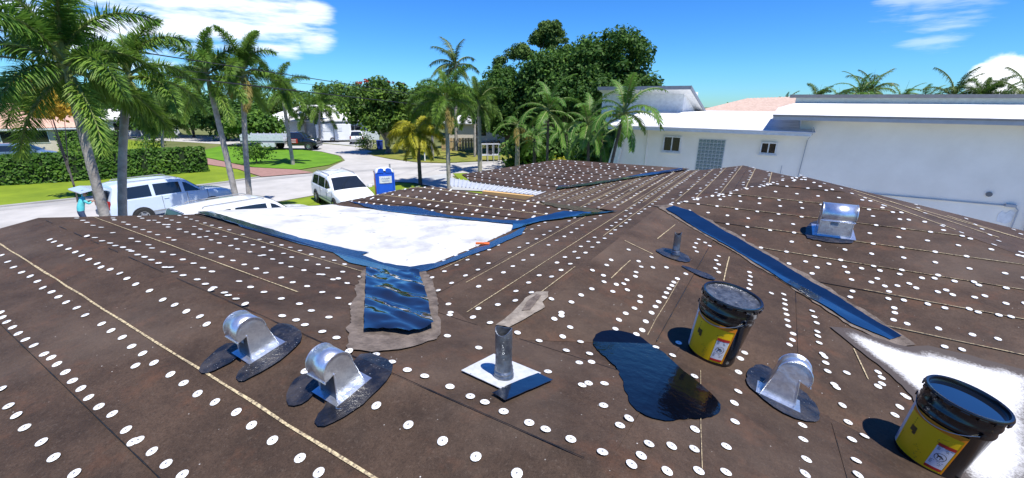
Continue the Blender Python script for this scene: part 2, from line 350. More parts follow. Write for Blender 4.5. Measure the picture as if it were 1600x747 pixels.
# ------------------------------------------------------------------ our house: roof surfaces (plan polygon, depth h below the camera)
def hW(x, y):
    u = min(max((-2.8-x)/4.25, 0), 1.1); v = min(max((y-2.65)/2.1, 0), 1.)
    return 1.59+u*((1.55+(1.87-1.55)*v)-1.59)
def hF(x, y):
    t = (y-4.75)/1.12; base = hW(x, 4.75)
    return max(base+(1.51-base)*t, 1.51+.25*(-5.6-x)) if t <= 1 else max(1.51+.5*(y-5.87), 1.51+.25*(-5.6-x))
nA = (-.02, 1.)
def nd_(p, n): return p[0]*n[0]+p[1]*n[1]
REG = {}
def reg(key, poly, h, n): REG[key] = dict(poly=poly, h=h, n=n, key=key)
reg('A', [(-7.05, 1.109), (-.35, 1.243), (4.5, -1.085), (4.5, -4), (-7.05, -4)], lambda x, y: 1.3+.17*(1.25-(y-.02*x)), nA)
reg('B', [(-7.05, 1.109), (-.35, 1.243), (-.35, 2.80), (-1.36, 1.97), (-2.95, 2.83), (-7.05, 2.72)], lambda x, y: 1.3+.19*((y-.02*x)-1.25), nA)
reg('P', [(-.35, 1.243), (4.5, -1.085), (4.5, 1.79), (3.32, 2.355), (-.35, 2.80)], lambda x, y: 1.3+.19*((y-.02*x)-1.25)+.18*(x+.35), (1., 0.))
reg('C2', [(-1.36, 1.95), (-.35, 2.79), (3.32, 2.345), (-1.36, 6.22)], lambda x, y: 1.437+.157*(x+1.36), (1., 0.))
reg('Ca', [(-1.36, 1.95), (-1.36, 10.66), (-1.86, 10.56), (-3.85, 7.85), (-3.8, 6.5), (-1.9, 5.9), (-2.8, 4.8), (-2.98, 2.75)], lambda x, y: 1.437+.107*(-1.36-x), (1., 0.))
reg('Cb', [(-1.36, 6.22), (.36, 8.1), (.14, 8.68), (-.63, 10.8), (-1.36, 10.66)], lambda x, y: 1.437-.19*(x+1.36), (1., 0.))
reg('W', [(-2.85, 2.70), (-2.72, 4.80), (-7.05, 4.85), (-7.05, 2.6)], hW, (0., 1.))
reg('F', [(-2.75, 4.74), (-1.88, 5.87), (-7.05, 5.87), (-7.05, 4.76)], hF, (0., 1.))
reg('Fb', [(-1.88, 5.87), (-3.8, 6.55), (-3.8, 6.9), (-7.05, 6.9), (-7.05, 5.87)], hF, (0., 1.))
reg('G', [(-1.7, 10.6), (-5.0, 10.45), (-6.65, 8.3), (-6.1, 7.95), (-3.7, 7.85)], lambda x, y: 1.45+.125*(10.45-y), (0., 1.))
reg('R', [(-1.36, 6.22), (3.32, 2.34), (4.5, 1.76), (4.5, 3.96), (.36, 8.1)], lambda x, y: 1.437+.19*(6.22-y), (0., 1.))
reg('S', [(.36, 8.1), (4.5, 3.96), (4.5, 8.2), (.36, 8.2)], lambda x, y: 1.08+.19*(x-.36), (.62, 1.))
def inside(poly, x, y, tol=0.):
    c = False; n = len(poly)
    for i in range(n):
        x1, y1 = poly[i]; x2, y2 = poly[(i+1) % n]
        if (y1 > y) != (y2 > y) and x < (x2-x1)*(y-y1)/(y2-y1)+x1: c = not c
        if tol:
            dx, dy = x2-x1, y2-y1; t = max(0, min(1, ((x-x1)*dx+(y-y1)*dy)/(dx*dx+dy*dy)))
            if hypot(x-x1-t*dx, y-y1-t*dy) < tol: return True
    return c
def zr(x, y):
    hs = [R['h'](x, y) for R in REG.values() if inside(R['poly'], x, y, .004)]
    if not hs:
        hs = [R['h'](x, y) for R in REG.values() if inside(R['poly'], x, y, .25)] or [1.5]
        return CAMH-max(hs)
    return CAMH-min(hs)
def regat(x, y):
    best = None
    for k, R in REG.items():
        if inside(R['poly'], x, y, .004):
            h = R['h'](x, y)
            if best is None or h < best[0]: best = (h, k)
    return best[1] if best else None
def roofpx(px, py, only=None):
    r = ray(px, py); best = None
    for k, R in REG.items():
        if only and k not in only: continue
        f = lambda t: (CAMH+t*r.z)-(CAMH-R['h'](t*r.x, t*r.y))
        lo, hi = .2/(-r.z), 3.2/(-r.z); N = 48; pt = lo; pf = f(lo)
        for i in range(1, N+1):
            t = lo+(hi-lo)*i/N; ft = f(t)
            if pf > 0 >= ft:
                a, b = pt, t
                for _ in range(22):
                    m = (a+b)/2
                    if f(m) > 0: a = m
                    else: b = m
                x, y = a*r.x, a*r.y
                if inside(R['poly'], x, y, .03) and (best is None or a < best[0]): best = (a, k)
                break
            pt, pf = t, ft
    if best is None: return None
    t, k = best
    return Vector((t*r.x, t*r.y, CAMH+t*r.z)), k
def nrm(k, x, y):
    h = REG[k]['h']; e = .01
    return Vector(((h(x+e, y)-h(x-e, y))/(2*e), (h(x, y+e)-h(x, y-e))/(2*e), 1)).normalized()
EDGES = []
for R in REG.values():
    P_ = R['poly']
    for i in range(len(P_)): EDGES.append((Vector(P_[i]), Vector(P_[(i+1) % len(P_)])))
def planmesh(poly, zf, cell, cuts=None, edges=False):
    bm = bmesh.new()
    bm.faces.new([bm.verts.new((p[0], p[1], 0)) for p in poly]); bm.normal_update()
    xs = [p[0] for p in poly]; ys = [p[1] for p in poly]
    def cut(co, no, outer=False, inner=False):
        bmesh.ops.bisect_plane(bm, geom=bm.verts[:]+bm.edges[:]+bm.faces[:], dist=1e-5, plane_co=co, plane_no=no, clear_outer=outer, clear_inner=inner)
    for co, no, o, i in (cuts or []): cut(co, no, o, i)
    if cell:
        x = math.floor(min(xs)/cell)*cell+cell
        while x < max(xs): cut((x, 0, 0), (1, 0, 0)); x += cell
        y = math.floor(min(ys)/cell)*cell+cell
        while y < max(ys): cut((0, y, 0), (0, 1, 0)); y += cell
    if edges:
        for a, b in EDGES:
            if max(a.x, b.x) < min(xs) or min(a.x, b.x) > max(xs) or max(a.y, b.y) < min(ys) or min(a.y, b.y) > max(ys): continue
            d = b-a; cut((a.x, a.y, 0), (-d.y, d.x, 0))
    for v in bm.verts: v.co.z = zf(v.co.x, v.co.y)
    if bm.faces:
        bmesh.ops.recalc_face_normals(bm, faces=bm.faces)
        if sum(f.normal.z for f in bm.faces) < 0: bmesh.ops.reverse_faces(bm, faces=bm.faces)
    return bm
def bmobj(name, bm, mats, parent=None, smooth=False):
    me = bpy.data.meshes.new(name); bm.to_mesh(me); bm.free()
    for m in (mats if isinstance(mats, (list, tuple)) else [mats]): me.materials.append(m)
    if smooth: me.shade_smooth()
    return link(bpy.data.objects.new(name, me), parent)
from mathutils import noise as mnoise
def rough_poly(pts, step, amp, seed):
    """closed outline with an irregular, multi-scale ragged edge"""
    out = []; n = len(pts); arc = 0.
    for i in range(n):
        a = Vector(pts[i]); b = Vector(pts[(i+1) % n]); L = (b-a).length; k = max(1, int(L/min(step, .035)))
        nn = Vector((-(b-a).y, (b-a).x))
        if nn.length > 0: nn.normalize()
        for j in range(k):
            t = j/k; p = a+(b-a)*t; q = arc+L*t
            o = mnoise.noise(Vector((q*4, seed*9.1, 0)))*1.1+mnoise.noise(Vector((q*11, seed*9.1, 5)))*.7+mnoise.noise(Vector((q*31, seed*9.1, 9)))*.45
            out.append(p+nn*o*amp*(.5 if j == 0 else 1))
        arc += L
    return [(p.x, p.y) for p in out]
def smooth_poly(pts, it=2):
    for _ in range(it):
        q = []
        for i in range(len(pts)):
            a = Vector(pts[i]); b = Vector(pts[(i+1) % len(pts)])
            q += [a*.75+b*.25, a*.25+b*.75]
        pts = q
    return [(p[0], p[1]) for p in pts]
def drape_px(name, px, m, parent, off, step=.06, amp=.012, seed=1, cell=.12, sm=0, only=None):
    pts = []
    for q in px:
        r = roofpx(*q, only=only)
        if r: pts.append((r[0].x, r[0].y))
    if sm: pts = smooth_poly(pts, sm)
    return drape(name, pts, m, parent, off, step, amp, seed, cell)
TARPOLY = []
def drape(name, pts, m, parent, off, step=.06, amp=.012, seed=1, cell=.12):
    pts = rough_poly(pts, step, amp, seed)
    bm = planmesh(pts, lambda x, y: zr(x, y)+off, cell, edges=True)
    TARPOLY.append(pts)
    return bmobj(name, bm, m, parent, smooth=False)

HOUSE = tag(empty('house', (-1.5, 4, 0)), 'low brown house whose stripped roof is covered in membrane sheets and white tin caps', 'house')
HI = HOUSE.matrix_world.inverted()
def hp(o):  # parent to the house keeping world coordinates
    o.parent = HOUSE; o.matrix_parent_inverse = HI; return o
SLOPE = {}
M_DECK = mat('roof_deck', (.05, .04, .034), .8)
names = dict(A='brown slope in the foreground below the ridge', B='brown slope falling from the ridge to the white flat roof', C2='slope with the two pails on it', R='slope facing the viewer below the white wall', W='bright white coated flat roof section', F='small brown slope behind the white flat roof', G='farthest brown slope beside the palms', Ca='long brown slope with lines running away')
for k, R in REG.items():
    bm = planmesh(R['poly'], lambda x, y, R=R: CAMH-R['h'](x, y)-.02, .5 if k in 'WFb' else 0)
    o = hp(bmobj('roof_slope', bm, M_DECK)); SLOPE[k] = o
    if k in names: o['label'] = names[k]
def child(o, k):  # sub-part of a slope, built in world coordinates
    o.parent = SLOPE[k]; o.matrix_parent_inverse = SLOPE[k].matrix_world.inverted(); return o
bpy.context.view_layer.update()

# membrane sheets with proud laps; offsets are lap positions along the course normal; dn = +1 when downhill is along +n
LAPS = {
    'A': (1.25, -.838, 7, -1), 'B': (1.25, .845, 3, 1), 'P': (-.35, .86, 7, 1), 'C2': (-1.36, .86, 7, 1),
    'Ca': (-1.36, -.86, 4, -1), 'Cb': (-1.36, .86, 3, -1), 'F': (5.87, -.84, 3, -1), 'Fb': (5.87, .84, 3, 1), 'G': (10.6, -.6, 6, -1),
    'R': (8.1, -.53, 13, -1), 'S': (8.3, -.9, 9, -1)}
rnd = random.Random(7)
for k, (n0, st, cnt, dn) in LAPS.items():
    R = REG[k]; n = Vector(R['n']); nl = n.length
    for i in range(cnt):
        a, b = n0+st*i, n0+st*(i+1)
        if i == 0: a -= st*4
        lo, hi = min(a, b), max(a, b)
        co = lambda c: (n.x*c/(nl*nl), n.y*c/(nl*nl), 0)
        cuts = [(co(lo), (n.x, n.y, 0), False, True), (co(hi), (n.x, n.y, 0), True, False)]
        def zf(x, y, R=R, n0=n0, st=st, i=i, n=n):
            t = ((n.x*x+n.y*y)-(n0+st*i))/st; t = min(max(t, 0), 1)
            return CAMH-R['h'](x, y)+(t*.007)-.001 - (.0 if i else .0)
        bm = planmesh(R['poly'], zf, .6 if k in ('F', 'Fb') else 0, cuts)
        if not bm.faces: bm.free(); continue
        # turned-down downhill edge makes the lap a real step
        be = [e for e in bm.edges if e.is_boundary and all(abs((n.x*v.co.x+n.y*v.co.y)-(n0+st*(i+1))) < 1e-3 for v in e.verts)]
        if be:
            g = bmesh.ops.extrude_edge_only(bm, edges=be)
            for v in [x for x in g['geom'] if isinstance(x, bmesh.types.BMVert)]: v.co.z -= .012
        child(bmobj('membrane_sheet', bm, M_MEMB3 if k in ('Ca', 'Cb') else (M_MEMB2 if k == 'C2' else M_MEMB)), k)

# dark strip along each lap, painting in the shadow line of the step
M_LAPSHADE = mat('lap_shade_strip', (.012, .010, .009), .5, (.03, .024, .02), 20, lo=.5, hi=.7)
def lap_shade(k, c, seed):
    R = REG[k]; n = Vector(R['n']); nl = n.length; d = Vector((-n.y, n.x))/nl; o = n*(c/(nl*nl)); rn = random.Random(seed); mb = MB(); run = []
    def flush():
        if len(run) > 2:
            mb = MB(); mb.grid([[(p.x+n.x/nl*w_, p.y+n.y/nl*w_, CAMH-R['h'](p.x, p.y)+z_) for w_, z_ in ((-.002*f, .0065), (0, .0095), (.0035*f, .004))] for p, f in run]); child(mb.build('lap_shade_strip', M_LAPSHADE), k)
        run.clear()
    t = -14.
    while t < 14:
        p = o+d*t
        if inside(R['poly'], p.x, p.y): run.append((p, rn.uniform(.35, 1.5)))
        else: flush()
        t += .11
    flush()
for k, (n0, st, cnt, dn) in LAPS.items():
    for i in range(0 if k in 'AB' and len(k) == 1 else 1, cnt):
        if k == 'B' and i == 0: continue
        lap_shade(k, n0+st*i, i*13+len(k))

# printed lay lines on the sheets (chalky stripes)
def stripe(k, a, b, wd=.014, seed=0, name='lay_line', m=None, off=.0095, wob=.003):
    rn = random.Random(seed); a = Vector(a); b = Vector(b); L = (b-a).length; N = max(2, int(L/.25)); d = (b-a)/L; nn = Vector((-d.y, d.x))
    mb = MB(); rows = []
    for i in range(N+1):
        p = a+(b-a)*i/N+nn*rn.uniform(-wob, wob); w_ = wd*rn.uniform(.7, 1.2)/2
        rows.append([(q.x, q.y, CAMH-REG[k]['h'](q.x, q.y)+off) for q in (p+nn*w_, p-nn*w_)])
    mb.grid(rows); return child(mb.build(name, m or M_LAY), k)
def stripe_px(k, p, q, **kw):
    a = roofpx(*p, only=[k]); b = roofpx(*q, only=[k])
    if a and b: stripe(k, a[0].xy, b[0].xy, **kw)
stripe('A', (-7.0, .81-.14), (.4, .81+.008), .0135, 1)
stripe('A', (-7.0, -.05-.14), (1.2, -.05), .012, 1)
stripe('B', (-7.0, 1.25+.43-.14), (-2.9, 1.25+.43-.06), .012, 2)
stripe('B', (-6.2, 1.25+1.2-.12), (-2.9, 1.25+1.2-.06), .012, 3)
for X, y0, y1, wd in ((-1.75, 2.2, 10.2, .009), (-2.15, 2.7, 10.4, .009), (-2.62, 2.9, 4.6, .009), (-2.5, 5.6, 9.7, .016), (-2.9, 6.4, 9.0, .014), (-3.3, 6.5, 8.6, .014), (-1.95, 6.2, 10.4, .012), (-1.42, 2.6, 3.4, .009), (-1.55, 4.5, 10.6, .009)):
    stripe('Ca', (X, y0), (X, y1), wd, int(-X*100))
for i_ in range(16):
    X = -3.7+i_*.145; stripe('Ca', (X, 6.5+abs(X+2)*.1), (X, 7.9+(X+3.8)*1.25), .010, 300+i_)
for X, y0, y1 in ((-1.2, 6.6, 10.6), (-.95, 6.8, 10.7), (-.65, 7.1, 10.7), (-.35, 7.4, 10.0), (-.05, 7.8, 9.1)):
    stripe('Cb', (X, y0), (X, y1), .012, int(-X*100)+5)
for p, q in (((1055, 352), (1027, 374)), ((1139, 402), (1131, 440)), ((985, 408), (955, 436)), ((1308, 442), (1310, 462)), ((976, 377), (1020, 398))):
    stripe_px('C2', p, q, wd=.009, seed=int(p[0]))
stripe_px('C2', (1334, 546), (1356, 594), wd=.009, seed=3); stripe_px('P', (1358, 597), (1420, 742), wd=.009, seed=4); stripe_px('C2', (1060, 440), (1011, 525), wd=.003, seed=5)
stripe_px('P', (1094, 580), (1097, 735), wd=.002, seed=6)
for Y, x0, x1 in ((7.05, -.5, 1.35), (6.52, -.75, 1.9), (5.46, -.3, 2.4), (4.93, .9, 3.5), (4.4, .95, 3.3), (5.99, -.1, 2.3)):
    stripe('R', (x0, Y), (x1, Y-.02), .006, int(Y*100))
for p, q in (((1358, 311), (1493, 360)), ((1330, 297), (1440, 331)), ((1390, 315), (1560, 372)), ((1430, 326), (1590, 372)), ((1480, 338), (1600, 375)), ((1340, 305), (1420, 333))):
    stripe_px('S', p, q, wd=.028, seed=int(p[0]))
for Y in (5.3, 5.75): stripe('F', (-6.9, Y), (-2.3 if Y > 5.5 else -2.5, Y), .014, int(Y*9))

# tar, coatings and cement on the valleys and round the flat roof (all thin sheets lying on the roof)
def tar(name, plan, m, k, off=.012, step=.08, amp=.02, seed=1, cell=.14, label=None):
    o = child(drape(name, plan, m, None, off, step, amp, seed, cell), k)
    if label: o['label'] = label
    return o
def tarpx(name, px, m, k, off=.012, step=.05, amp=.012, seed=1, cell=.12, sm=0, label=None, only=None):
    o = child(drape_px(name, px, m, None, off, step, amp, seed, cell, sm, only), k)
    if label: o['label'] = label
    return o
wp = [(-2.85, 2.70), (-2.72, 4.80), (-7.03, 4.84), (-7.03, 2.62)]
bm = planmesh(wp, lambda x, y: CAMH-hW(x, y)+.004, .35); child(bmobj('white_coating', bm, M_WHITE, smooth=True), 'W')
def band(pts_px, wl, seed):  # ribbon of constant-ish width following image polyline on the roof
    c = [roofpx(*q)[0].xy for q in pts_px if roofpx(*q)]
    return c
tarpx('tar_border', [(308, 332), (380, 355), (470, 383), (520, 396), (545, 412), (580, 420), (625, 428), (668, 425), (760, 392), (815, 368), (822, 354), (800, 366), (740, 391), (690, 411), (640, 419), (600, 413), (565, 400), (578, 396), (555, 393), (480, 376), (400, 353), (330, 332)], M_TARD, 'W', .016, .08, .012, 3, label='dark blue tar border along the near edge of the white flat roof')
tarpx('tar_border', [(522, 318), (600, 331), (660, 338), (720, 344), (790, 351), (820, 354), (822, 347), (770, 345), (700, 338), (650, 325), (590, 322), (545, 316)], M_TARD, 'F', .02, .08, .015, 4, label='dark blue tar border along the far edge of the white flat roof')
tarpx('tar_valley', [(800, 361), (850, 347), (910, 340), (965, 332), (930, 329), (880, 332), (845, 340), (800, 349)], M_TAR, 'Ca', .02, .1, .02, 5, cell=.06, label='shiny blue tar strip running up from the white roof corner')
tarpx('leaf_debris', [(820, 313), (880, 322), (935, 330), (960, 332), (935, 334), (890, 328), (850, 320)], mat('debris', (.02, .028, .014), .95, (.075, .055, .035), 22, bump=1., bscale=40), 'Ca', .012, .04, .035, 6)
tarpx('tar_valley', [(868, 298), (930, 290), (1000, 278), (1066, 268), (1066, 265), (1000, 274), (930, 286), (872, 293)], M_TARD, 'G', .03, .12, .02, 7, label='thin blue tar line along the farthest valley')
tarpx('cement_skim', [(1020, 322), (1045, 320), (1073, 328), (1130, 356), (1200, 396), (1300, 455), (1405, 522), (1430, 540), (1400, 545), (1330, 512), (1230, 446), (1130, 385), (1060, 345)], M_CEM, 'C2', .012, .07, .034, 8)
tarpx('tar_valley', [(1040, 328), (1052, 323), (1080, 332), (1130, 362), (1200, 402), (1300, 462), (1370, 507), (1408, 528), (1390, 534), (1330, 508), (1240, 452), (1160, 400), (1100, 366)], M_TAR, 'C2', .018, .05, .016, 9, cell=.05, label='wide glossy blue tar strip in the valley on the right')
tarpx('cement_skim', [(566, 424), (590, 418), (655, 420), (672, 432), (682, 460), (690, 520), (682, 532), (640, 545), (590, 552), (545, 548), (543, 520), (552, 470)], M_CEM, 'B', .013, .028, .026, 10)
M_FOIL = mat('foil_tar', (.006, .008, .014), .07, (.01, .012, .02), 4, spec=1., coat=1.)
o = tarpx('tar_patch', [(573, 426), (655, 427), (668, 470), (678, 518), (640, 528), (600, 522), (570, 524)], M_FOIL, 'B', .02, .05, .008, 11, cell=.03, label='crumpled glossy blue tar patch in the valley below the white roof')
for v in o.data.vertices:
    x, y = v.co.x, v.co.y
    q = mnoise.noise(Vector((x*1.3, y*7, 0)))*.03+abs(mnoise.noise(Vector((x*3.1+5, y*11+x*4, 3))))*.03+mnoise.noise(Vector((x*9, y*16, 7)))*.007
    v.co.z += .022+q
o.data.shade_smooth()
tarpx('cement_skim', [(774, 510), (790, 500), (805, 485), (820, 468), (838, 458), (857, 457), (857, 466), (848, 474), (852, 482), (835, 491), (815, 503), (795, 514)], mat('cement_pale', (.30, .26, .215), .9, (.15, .125, .10), 12, bump=.5, bscale=50), 'B', .013, .04, .008, 12)
tarpx('cement_skim', [(823, 474), (838, 463), (846, 463), (838, 474), (828, 486), (815, 488)], M_CEM, 'Ca', .018, .04, .006, 13)
tarpx('tar_puddle', [(926, 527), (945, 517), (975, 519), (1002, 529), (1030, 547), (1060, 575), (1095, 603), (1124, 630), (1126, 645), (1108, 657), (1070, 655), (1040, 661), (1000, 648), (985, 632), (972, 600), (968, 578), (945, 560), (928, 545)], M_TARB, 'B', .0098, .022, .014, 14, sm=1, label='black tar puddle brushed onto the roof between the pipe and the pails')
tarpx('tar_smear', [(1022, 392), (1040, 388), (1070, 398), (1081, 410), (1068, 413), (1040, 404)], M_TARP, 'C2', .016, .03, .022, 15, sm=1)
tarpx('tar_smear', [(1060, 415), (1085, 422), (1110, 431), (1120, 440), (1100, 436), (1080, 427)], M_TARP, 'C2', .016, .03, .022, 16, sm=1)
tarpx('tar_smear', [(1164, 580), (1185, 571), (1205, 578), (1215, 595), (1255, 612), (1280, 640), (1281, 662), (1250, 660), (1215, 645), (1185, 622), (1168, 605)], M_TARP, 'P', .016, .03, .022, 17, sm=1)
tarpx('tar_smear', [(310, 580), (318, 588), (340, 580), (366, 566), (378, 548), (360, 536), (335, 552)], M_TARP, 'A', .015, .03, .022, 18, sm=1)
tarpx('tar_smear', [(366, 592), (376, 602), (400, 590), (430, 572), (460, 550), (475, 532), (468, 516), (440, 505), (420, 520), (395, 560)], M_TARP, 'A', .015, .03, .022, 19, sm=1)
tarpx('tar_smear', [(446, 626), (454, 640), (478, 634), (498, 612), (500, 592), (480, 584), (456, 600)], M_TARP, 'A', .015, .03, .022, 20, sm=1)
tarpx('tar_smear', [(490, 660), (500, 672), (530, 662), (568, 636), (600, 604), (616, 580), (606, 566), (570, 552), (545, 580), (515, 625)], M_TARP, 'A', .015, .03, .022, 21, sm=1)
tarpx('tar_smear', [(1256, 372), (1262, 350), (1275, 346), (1330, 352), (1334, 380), (1325, 382), (1275, 378)], M_TARP, 'R', .014, .03, .022, 22, sm=1)
for o in [x for x in bpy.data.objects if x.name.startswith('tar_valley')]:
    for v in o.data.vertices:
        x, y = v.co.x, v.co.y; v.co.z += .004+mnoise.noise(Vector((x*4, y*4, 1)))*.005+mnoise.noise(Vector((x*13, y*13, 4)))*.0015
    o.data.shade_smooth()
# white coating overspray at lower right
def white_fade():
    m = bpy.data.materials.new('white_overspray'); m.use_nodes = True; nt = m.node_tree; lk = nt.links.new
    b = nt.nodes['Principled BSDF']; b.inputs['Roughness'].default_value = .75
    at = nd(nt, 'ShaderNodeAttribute', attribute_name='thick'); tc = nd(nt, 'ShaderNodeTexCoord')
    n = nd(nt, 'ShaderNodeTexNoise'); n.inputs['Scale'].default_value = 75; n.inputs['Detail'].default_value = 6; n.inputs['Roughness'].default_value = .8; lk(tc.outputs['Object'], n.inputs['Vector'])
    n2 = nd(nt, 'ShaderNodeTexNoise'); n2.inputs['Scale'].default_value = 4; n2.inputs['Detail'].default_value = 4; lk(tc.outputs['Object'], n2.inputs['Vector'])
    a = nd(nt, 'ShaderNodeMath', operation='MULTIPLY_ADD'); lk(n.outputs['Fac'], a.inputs[0]); a.inputs[1].default_value = .9; lk(at.outputs['Fac'], a.inputs[2])
    a2 = nd(nt, 'ShaderNodeMath', operation='MULTIPLY_ADD'); lk(n2.outputs['Fac'], a2.inputs[0]); a2.inputs[1].default_value = .5; lk(a.outputs[0], a2.inputs[2])
    mr = nd(nt, 'ShaderNodeMapRange'); mr.inputs[1].default_value = .95; mr.inputs[2].default_value = 1.25; lk(a2.outputs[0], mr.inputs[0])
    mx = nd(nt, 'ShaderNodeMix', data_type='RGBA'); lk(mr.outputs[0], mx.inputs[0]); mx.inputs[6].default_value = (.055, .042, .036, 1); mx.inputs[7].default_value = (.58, .58, .57, 1)
    lk(mx.outputs[2], b.inputs['Base Color']); return m
px = [(1296, 512), (1330, 516), (1400, 540), (1450, 542), (1510, 556), (1600, 580), (1640, 600), (1640, 800), (1510, 760), (1440, 660), (1425, 622), (1400, 598), (1370, 570), (1330, 540)]
pts = [roofpx(*q, only=['C2', 'R', 'P'])[0].xy for q in px if roofpx(*q, only=['C2', 'R', 'P'])]
poly = rough_poly([tuple(p) for p in pts], .06, .012, 31)
bm = planmesh(poly, lambda x, y: zr(x, y)+.0125, .06, edges=True)
lay = bm.verts.layers.float.new('thick')
def dist_edge(x, y):
    d = 9
    for i in range(len(poly)):
        x1, y1 = poly[i]; x2, y2 = poly[(i+1) % len(poly)]
        dx, dy = x2-x1, y2-y1; t = max(0, min(1, ((x-x1)*dx+(y-y1)*dy)/(dx*dx+dy*dy+1e-12))); d = min(d, hypot(x-x1-t*dx, y-y1-t*dy))
    return d
for v in bm.verts: v[lay] = min(dist_edge(v.co.x, v.co.y)/.26, 1)
TARPOLY.append(poly)
o = child(bmobj('white_coating', bm, white_fade()), 'C2'); o['label'] = 'white coating sprayed over the lower right of the roof, fading at its edge'

# fascia boards and walls under the eaves
M_FASC = mat('fascia', (.10, .075, .06), .7); M_WALL = mat('house_wall', (.66, .43, .17), .85, (.60, .38, .15), 2)
def fascia(a, b, k1, k2, drop=.2):
    pa = (a[0], a[1], CAMH-REG[k1]['h'](*a)); pb = (b[0], b[1], CAMH-REG[k2]['h'](*b)); mb = MB()
    d = Vector((b[0]-a[0], b[1]-a[1])).normalized(); n = Vector((-d.y, d.x))*.03
    rows = []
    for p in (pa, pb):
        rows.append([(p[0]+n.x, p[1]+n.y, p[2]-.004), (p[0]+n.x, p[1]+n.y, p[2]-drop), (p[0]-n.x, p[1]-n.y, p[2]-drop), (p[0]-n.x, p[1]-n.y, p[2]-.004), (p[0]+n.x, p[1]+n.y, p[2]-.004)])
    mb.grid(rows); mb.face(rows[0][:4]); mb.face(rows[1][:4]); hp(mb.build('fascia', M_FASC))
fascia((-7.06, -4), (-7.06, 1.109), 'A', 'A'); fascia((-7.06, 1.109), (-7.06, 2.68), 'B', 'B'); fascia((-7.06, 2.68), (-7.06, 4.8), 'W', 'W')
fascia((-7.06, 4.8), (-7.06, 6.9), 'F', 'F'); fascia((-7.05, 6.9), (-3.8, 6.9), 'Fb', 'Fb'); fascia((-3.83, 6.9), (-3.83, 7.9), 'Ca', 'Ca'); fascia((-6.1, 7.96), (-3.8, 7.86), 'G', 'G', .03)
fascia((.36, 8.22), (4.5, 8.22), 'S', 'S')
mb = MB().box((-6.5+4.9, 1.0, 1.7), (9.8, 9.8, 3.4)); hp(mb.build('wall', M_WALL))
mb = MB().box((-1.0, 8.0, 1.7), (5.2, 4.0, 3.4)); hp(mb.build('wall', M_WALL))
mb = MB().box((2.2, 4.5, 1.7), (3.6, 6.4, 3.4)); hp(mb.build('wall', M_WALL))
mb = MB().box((-4.2, 9.4, 1.7), (3.6, 1.8, 3.4)); hp(mb.build('wall', M_WALL))
# courtyard wall with aluminium pan roof
pz = CAMH-1.80
q = [gnd(*p, z=pz) for p in ((704, 279), (873, 297.5), (866, 303), (846, 306), (800, 301), (760, 297), (704, 291))]
mb = MB(); 
q0, q1, q2, q3 = q[0], q[1], q[3], q[6]
N = 22
M_ALU = mat('aluminium_pan', (.62, .64, .66), .45, (.52, .54, .57), 4, metal=.3)
def lerp(a, b, t): return a+(b-a)*t
pan = hp(MB().face([q0, q3, q2, q1]).build('porch_roof', M_ALU))
for i in range(N+1):
    a = lerp(q0, q1, i/N); b = lerp(q3, q2, i/N)
    r_ = MB().tube([a+Vector((0, 0, .012)), b+Vector((0, 0, .012))], .014, 4).build('pan_rib', M_ALU, pan)
bl = gnd(759, 296.5, z=pz-.02); br = gnd(852, 306, z=pz-.02)
mb = MB()
dv = (br-bl).normalized(); ang = atan2(dv.y, dv.x)
mb.box(((bl.x+br.x)/2+.04, (bl.y+br.y)/2-.14, (pz-.012)/2), ((br-bl).length, .12, pz-.012), ang)
hp(mb.build('wall', M_WALL))

# ------------------------------------------------------------------ tin caps
def capmesh():
    mb = MB(); n = 12; r = .0225
    ring = [(r*cos(2*pi*i/n), r*sin(2*pi*i/n), 0) for i in range(n)]; r2 = [(x*.86, y*.86, .0022) for x, y, z in ring]; r3 = [(x*.2, y*.2, .0016) for x, y, z in ring[::2]]
    for i in range(n):
        j = (i+1) % n; mb.face([ring[i], ring[j], r2[j], r2[i]])
    mb.face(r2); mb.face([(x, y, .0034) for x, y, z in r3], 1)
    return mb
cap_me = capmesh().mesh('tin_cap', [M_CAP, M_NAIL])
CAPS = []
def addcap(x, y, k):
    for P_ in TARPOLY:
        if inside(P_, x, y): return
    CAPS.append((x, y, k))
Z5 = """5,475 28,528 52,557 78,595 130,640 168,688 232,738
2,238 8,253 22,267 40,284 58,303 80,322 106,340 138,367 160,378 178,398 204,423 226,450 252,474 276,502 308,530 349,553 392,602 412,640 430,634 472,669 516,708 566,742
5,60 25,80 43,97 68,113 95,125 117,141 134,161 161,174 182,189 206,206 239,223 265,246 316,273 345,294 380,315 409,343 443,365 478,394 421,403 529,430 570,457 613,490 667,516 733,547 780,588
155,11 168,18 187,30 213,40 234,50 254,61 276,73 302,86 314,97 342,104 372,116 394,132 421,150 464,170 505,198 542,214 578,234 620,250 641,274
270,0 295,5 317,15 342,22 358,30 382,35 400,43 408,47 427,58 449,65 470,74 492,84 512,97 530,97 541,111 568,122 612,135 637,149 655,166 664,160 696,176 708,184 732,195 760,211"""
Z6 = """206,297 250,316 288,358 153,420 75,378 362,374 372,368 421,391 469,416 523,435 373,527 472,587 52,635 137,690 195,735 578,637 681,686 664,498 601,468 593,310 690,347 709,516 767,545 725,269 600,245 603,237 672,252 689,225 749,213 152,276 125,261 82,248"""
